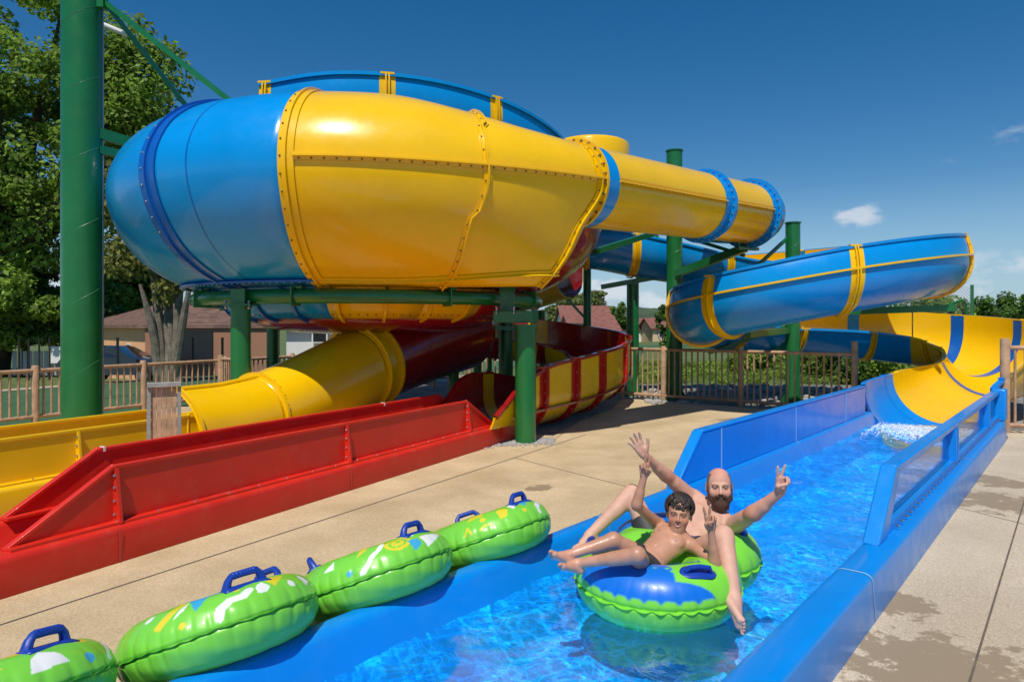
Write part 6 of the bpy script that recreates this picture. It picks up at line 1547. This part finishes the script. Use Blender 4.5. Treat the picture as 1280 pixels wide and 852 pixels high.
def foot(v, ank, f, sole, big, s, k=.012):
    """f: towards the toes, sole: out of the sole, big: towards the big toe"""
    f = norm(f); so = np.array(sole, float); so = norm(so-f*(so@f)); bg = np.cross(f, so); bg = bg if bg@np.array(big) > 0 else -bg
    def P(a, b_, c): return np.array(ank) + s*(f*a + so*b_ + bg*c)
    v.ell(P(-.030, .038, 0), np.array([f, so, bg]), np.array((.034, .034, .029))*s, .02*s)
    v.cap(P(.0, .0, 0), P(.07, .030, .006), .034*s, .026*s, .02*s); v.cap(P(.0, .035, 0), P(.12, .050, .020), .027*s, .022*s, .015*s); v.cap(P(.0, .040, -.008), P(.105, .052, -.022), .024*s, .019*s, .015*s)
    v.cap(P(.12, .05, .02), P(.105, .052, -.022), .020*s, .018*s, .012*s)
    tl = [(.128, .026, .034, .0125), (.130, .006, .026, .0092), (.124, -.009, .023, .0085), (.116, -.022, .020, .0080), (.106, -.034, .017, .0075)]
    for a, c, l, r in tl:
        v.cap(P(a, .050, c), P(a+l*.6, .044, c*1.08), r*s, r*s, .004*s); v.cap(P(a+l*.6, .044, c*1.08), P(a+l, .052, c*1.10), r*s*1.05, r*s*.95, .002*s)
    for e in (-1, 1): v.ell(P(.0, .0, e*.030), np.array([f, so, bg]), np.array((.014, .016, .010))*s, .01*s)
def limb(v, a, b_, c, r0, r1, r2, k=.02, bulge=None):
    a, b_, c = map(np.array, (a, b_, c)); v.cap(a, b_, r0, r1, k); v.cap(b_, c, r1*1.02, r2, k)
    if bulge: m = b_ + (c-b_)*.3 + np.array(bulge[0])*.012; v.cap(b_+(c-b_)*.12+np.array(bulge[0])*.006, b_+(c-b_)*.42+np.array(bulge[0])*.012, bulge[1], bulge[1]*.8, k*1.2)

def build_man():
    t = thing('person', 'bald bearded man in dark swim shorts leaning back on the raft, arms raised', 'person', (1.2, 4.5, .1))
    v = Vol((.28, 3.50, .02), (1.80, 5.05, 1.12), .0048)
    hipR = np.array((.95, 4.50, .26)); hipL = np.array((1.12, 4.36, .25)); hips = (hipR+hipL)/2; shR = np.array((1.275, 4.84, .515)); shL = np.array((1.455, 4.54, .400)); shc = (shR+shL)/2 + np.array((-.0, 0, -.005))
    hc = np.array((1.415, 4.66, .640)); fwd = norm((-.20, -.93, .10)); up = norm((.0, .12, 1))
    axis = norm(shc-hips); across = norm(shL-shR); front = norm(np.cross(across, axis)); 
    if front[1] > 0: front = -front
    A = np.array([across, front, axis])
    v.ell(hips, A, (.155, .115, .12), .05); v.ell(hips+axis*.16+front*.008, A, (.135, .100, .13), .06); v.ell(hips+axis*.33, A, (.160, .105, .15), .06)
    for sg in (-1, 1):
        v.ell(shc - axis*.10 + across*sg*.075 + front*.062, A, (.078, .045, .065), .03); v.cap(shc+axis*.02, (shR if sg < 0 else shL), .062, .060, .04)
        v.cap(shc + axis*.045, shc + across*sg*.11 + axis*.02, .05, .045, .04)
        v.ell(hips+axis*.05+across*sg*.045+front*.07, A, (.05, .04, .06), .03)
    v.cap(shc+axis*.02, hc - up*.05 - fwd*.015, .060, .055, .025)
    s = 1.06; Ah, P = head(v, hc, fwd, up, s, True)
    elR = np.array((1.075, 4.74, .700)); wrR = np.array((.893, 4.60, .866)); limb(v, shR, elR, wrR, .056, .041, .027, .03, ((0, 0, -1), .034)); v.ell(shR, A, (.062, .062, .062), .03); v.cap(shR+(elR-shR)*.25, shR+(elR-shR)*.7, .051, .045, .02)
    hand(v, wrR, (-.52, -.1, .85), (.85, .0, .5), (.1, -1, .0), 1.0, 'open')
    elL = np.array((1.505, 4.27, .565)); wrL = np.array((1.622, 4.14, .728)); limb(v, shL, elL, wrL, .058, .043, .028, .03, ((0, 0, -1), .036)); v.ell(shL, A, (.062, .062, .062), .03); v.cap(shL+(elL-shL)*.25, shL+(elL-shL)*.7, .053, .048, .02)
    hand(v, wrL, (.12, -.12, .98), (-.95, -.2, .0), (.12, -1, .12), 1.0, 'vee')
    knR = np.array((.835, 4.76, .570)); anR = np.array((.520, 4.56, .340)); limb(v, hipR, knR, anR, .084, .055, .036, .03, ((.2, .2, -.6), .050)); v.ell(knR, np.eye(3), (.051, .051, .051), .03)
    foot(v, anR, (-.80, -.35, -.12), (.05, -.3, -1), (0.1, -1, 0), .95)
    knL = np.array((1.255, 4.06, .490)); anL = np.array((1.240, 3.79, .215)); limb(v, hipL, knL, anL, .086, .056, .036, .03, ((0, .8, 0), .048)); v.ell(knL, np.eye(3), (.051, .050, .052), .03)
    foot(v, anL, (.36, -.66, -.66), (-.1, -.80, .0) if False else (-.15, -.62, -.5), (-1, -.2, 0), .98)
    sk = np.array((.64, .37, .275))
    def colf(V):
        C = np.tile(sk, (len(V), 1)); q, hd = face_colors(V, C, hc, Ah, s, True, sk)
        # cropped hair at the sides and back, bare crown
        x, y, z = q[:, 0], q[:, 1], q[:, 2]; side = hd & (z > -.035) & (((y < .035) & (np.abs(x) > .040) & (z < .085)) | (y < -.045)) & (np.abs(x) < .0795)
        C[side] = C[side]*.0 + np.array((.20, .125, .085))
        pk = np.clip((z-.02)/.06, 0, 1)*hd*(y > -.05); C *= 1-pk[:, None]*np.array((0, .15, .18))
        n = .5+.5*np.sin(V[:, 0]*61+np.sin(V[:, 1]*47))*np.sin(V[:, 2]*53+V[:, 1]*31); C *= (1-.07*n)[:, None]*np.array((1, 1, 1))
        for kk_ in (knR, knL, elR, elL): d = np.linalg.norm(V-kk_, axis=1); C *= np.where(d < .07, 1, 1)[:, None]*np.stack([np.ones(len(V)), 1-.12*np.exp(-(d/.05)**2), 1-.13*np.exp(-(d/.05)**2)], 1)
        for a, c in ((shR, elR), (elR, wrR), (shL, elL), (elL, wrL)):
            ab = c-a; tt = np.clip(((V-a)@ab)/(ab@ab), 0, 1); d = np.linalg.norm(V-a-tt[:, None]*ab, axis=1); m_ = np.clip((.075-d)/.02, 0, 1)*(1 if a is not shR and a is not shL else tt)
            C *= 1 - m_[:, None]*np.array((.03, .13, .17))
        # nipples, chest hair tone and leg hair tone
        for sg in (-1, 1):
            c = shc - axis*.115 + across*sg*.088 + front*.108; d = np.linalg.norm(V-c, axis=1); C[d < .011] = (.44, .20, .15)
        w = (V-shc)@A.T; ch = (np.abs(w[:, 0]) < .09) & (w[:, 1] > .04) & (w[:, 2] < -.01) & (w[:, 2] > -.25); hn = np.sin(V[:, 0]*310+np.sin(V[:, 2]*190)*2)*np.sin(V[:, 2]*270+V[:, 1]*150); C[ch & (hn > .3)] *= np.array((.93, .90, .88))
        for a, c in ((knR, anR), (knL, anL)):
            ab = c-a; tt = np.clip(((V-a)@ab)/(ab@ab), 0, 1); d = np.linalg.norm(V-a-tt[:, None]*ab, axis=1); m_ = (d < .07) & (tt > .08) & (tt < .92) & (hn > .35); C[m_] *= np.array((.93, .89, .86))
        return C
    sdf_obj('body', v, M['skin'], t, colf, cblur=1)
    # beard
    vb = Vol(hc-.17, hc+.17, .0035)
    vb.ell(P(0, .048, -.080), Ah, np.array((.050, .048, .046))*s, .01); vb.ell(P(0, .070, -.112), Ah, np.array((.034, .030, .034))*s, .02)
    for sg in (-1, 1):
        vb.cap(P(sg*.070, .010, -.010), P(sg*.056, .035, -.062), .012*s, .020*s, .01); vb.cap(P(sg*.056, .035, -.062), P(sg*.025, .070, -.098), .022*s, .024*s, .01)
        vb.cap(P(0, .103, -.044), P(sg*.024, .092, -.050), .0095*s, .0105*s, .006); vb.cap(P(sg*.024, .092, -.050), P(sg*.036, .076, -.074), .0105*s, .015*s, .008)
    rb = np.random.default_rng(4)
    for k in range(120):
        a = rb.uniform(-1.25, 1.25); zz = rb.uniform(-.14, -.045); vb.ell(P(math.sin(a)*.052, .045+math.cos(a)*.038, zz), Ah, np.array((.006, .006, .012))*s, .003)
    vb.ell(P(0, .104, -.060), Ah, np.array((.020, .016, .0085))*s, .003, 'sub'); vb.ell(P(0, .035, .03), Ah, np.array((.066, .085, .060))*s, .01, 'sub')
    sdf_obj('beard', vb, M['beard'], t)
    # shorts
    vs_ = Vol((.72, 3.95, .06), (1.40, 4.95, .62), .006)
    vs_.ell(hips-axis*.02, A, (.170, .130, .125), .05)
    kR = hipR + (knR-hipR)*.50; kL = hipL + (knL-hipL)*.42
    vs_.cap(hipR, kR, .100, .086, .03); vs_.cap(hipL, kL, .100, .088, .03)
    for a, b_, f in ((hipR, knR, .50), (hipL, knL, .42)):
        d = norm(b_-a); c = a+(b_-a)*f + d*.10; vs_.ell(c, frame3(d, (0, .3, 1)), (.14, .10, .14), .004, 'sub')
    vs_.ell(hips+axis*.22, A, (.25, .25, .13), .004, 'sub')
    sdf_obj('swim_shorts', vs_, M['shorts'], t)
build_man()

def build_boy():
    t = thing('person', 'boy with wet dark curly hair lying on the raft front, ankles crossed', 'person', (.8, 4.1, .1))
    v = Vol((.16, 3.55, .12), (1.36, 4.50, .98), .0042)
    hipN = np.array((.765, 4.00, .335)); hipF = np.array((.84, 4.11, .325)); hips = (hipN+hipF)/2; sA = np.array((.925, 4.30, .492)); sB = np.array((1.092, 4.125, .412)); shc = (sA+sB)/2
    hc = np.array((1.030, 4.205, .578)); fwd = norm((-.28, -.90, .12)); up = norm((.10, .12, 1))
    axis = norm(shc-hips); across = norm(sB-sA); front = norm(np.cross(across, axis)); 
    if front[1] > 0: front = -front
    A = np.array([across, front, axis])
    v.ell(hips, A, (.105, .080, .080), .04); v.ell(hips+axis*.11+front*.006, A, (.096, .068, .10), .05); v.ell(hips+axis*.23, A, (.112, .072, .115), .05)
    for sg in (-1, 1):
        v.ell(shc-axis*.07+across*sg*.052+front*.040, A, (.050, .028, .042), .02); v.cap(shc, (sA if sg < 0 else sB), .043, .038, .03)
    v.ell(hips+axis*.085+front*.074, A, (.007, .007, .009), .006, 'sub')
    v.cap(shc+axis*.01, hc-up*.045-fwd*.01, .040, .036, .02)
    s = .92; Ah, P = head(v, hc, fwd, up, s, False)
    eA = np.array((.757, 4.15, .648)); wA = np.array((.800, 4.14, .826)); limb(v, sA, eA, wA, .037, .028, .020, .02, ((0, 0, 0), .028)); hand(v, wA, (.03, -.1, .97), (.95, .1, 0), (.0, -1, .1), .80, 'vee')
    eB = np.array((1.168, 3.93, .372)); wB = np.array((1.142, 3.92, .570)); limb(v, sB, eB, wB, .037, .028, .020, .02, ((0, 0, 0), .028)); hand(v, wB, (-.06, -.08, .97), (-.95, .1, 0), (0, -1, .1), .84, 'vee')
    kN = np.array((.690, 3.76, .480)); aN = np.array((.372, 3.90, .385)); limb(v, hipN, kN, aN, .064, .043, .026, .02, ((.1, .3, -.6), .037)); v.ell(kN, np.eye(3), (.044, .044, .044), .015)
    foot(v, aN, (-.72, -.25, .28), (-.55, -.50, -.35), (-.1, .1, 1), .78)
    kF = np.array((.603, 4.05, .470)); aF = np.array((.330, 4.00, .398)); limb(v, hipF, kF, aF, .064, .043, .026, .02, ((.1, .3, -.6), .037)); v.ell(kF, np.eye(3), (.044, .044, .044), .015)
    foot(v, aF, (-.80, -.15, .42), (-.5, -.6, -.4), (-.1, .1, 1), .78)
    sk = np.array((.50, .250, .155))
    def colf(V):
        C = np.tile(sk, (len(V), 1)); face_colors(V, C, hc, Ah, s, False, sk)
        for sg in (-1, 1):
            c = shc - axis*.085 + across*sg*.062 + front*.070; d = np.linalg.norm(V-c, axis=1); C[d < .0075] = (.30, .12, .08)
        n = .5+.5*np.sin(V[:, 0]*61+np.sin(V[:, 1]*47))*np.sin(V[:, 2]*53+V[:, 1]*31); C *= (1-.06*n)[:, None]
        for a, c in ((kN, aN), (kF, aF)):
            d = np.linalg.norm(V-c, axis=1); foot_m = d < .14; C[foot_m] = C[foot_m]*np.array((1.12, 1.12, 1.15))
        return C
    sdf_obj('body', v, M['wetskin'], t, colf, cblur=1)
    vh = Vol(hc-.16, hc+.17, .0026); rb = np.random.default_rng(11)
    vh.ell(P(0, -.022, .052), Ah, np.array((.082, .092, .078))*s, .01)
    for k in range(520):
        d = rb.normal(size=3); d /= np.linalg.norm(d)
        if d[2] < -.35 or (d[1] > .50 and d[2] < .38): continue
        c = P(d[0]*.086, -.020+d[1]*.098, .050+d[2]*.084); r = rb.uniform(.0042, .0075)*s; dd = Ah[0]*d[0]+Ah[1]*d[1]+Ah[2]*d[2]
        a = rb.normal(size=3); a = norm(a-dd*(a@dd)); e = norm(np.cross(dd, a)); R2 = rb.uniform(.007, .013); p0 = c
        for q in range(1, 5):
            an = q*1.25; p1 = c + (a*math.sin(an) + e*(1-math.cos(an)))*R2 + dd*.0022*q; vh.cap(p0, p1, r, r*.95, .002); p0 = p1
    for k in range(26):      # damp curls over the forehead
        x = rb.uniform(-.062, .062); z0 = rb.uniform(.058, .078); ln = rb.uniform(.010, .030); y0 = .086-abs(x)**2*9; r = rb.uniform(.0032, .0052)*s
        p0 = P(x, y0, z0); p1 = P(x+rb.uniform(-.010, .010), y0+.006, z0-ln*.6); p2 = P(x+rb.uniform(-.014, .014), y0+.004, z0-ln)
        vh.cap(p0, p1, r*1.2, r, .002); vh.cap(p1, p2, r, r*.6, .001)
    vh.ell(P(0, .075, -.02), Ah, np.array((.062, .055, .058))*s, .003, 'sub')
    sdf_obj('hair', vh, M['hair'], t)
    vs_ = Vol((.60, 3.78, .20), (.99, 4.28, .48), .005)
    vs_.ell(hips-axis*.01, A, (.112, .087, .075), .03); vs_.cap(hipN, hipN+(kN-hipN)*.42, .071, .062, .02); vs_.cap(hipF, hipF+(kF-hipF)*.42, .071, .062, .02)
    vs_.ell(hips+axis*.155, A, (.2, .2, .10), .003, 'sub')
    sdf_obj('swim_shorts', vs_, M['shorts'], t)
build_boy()
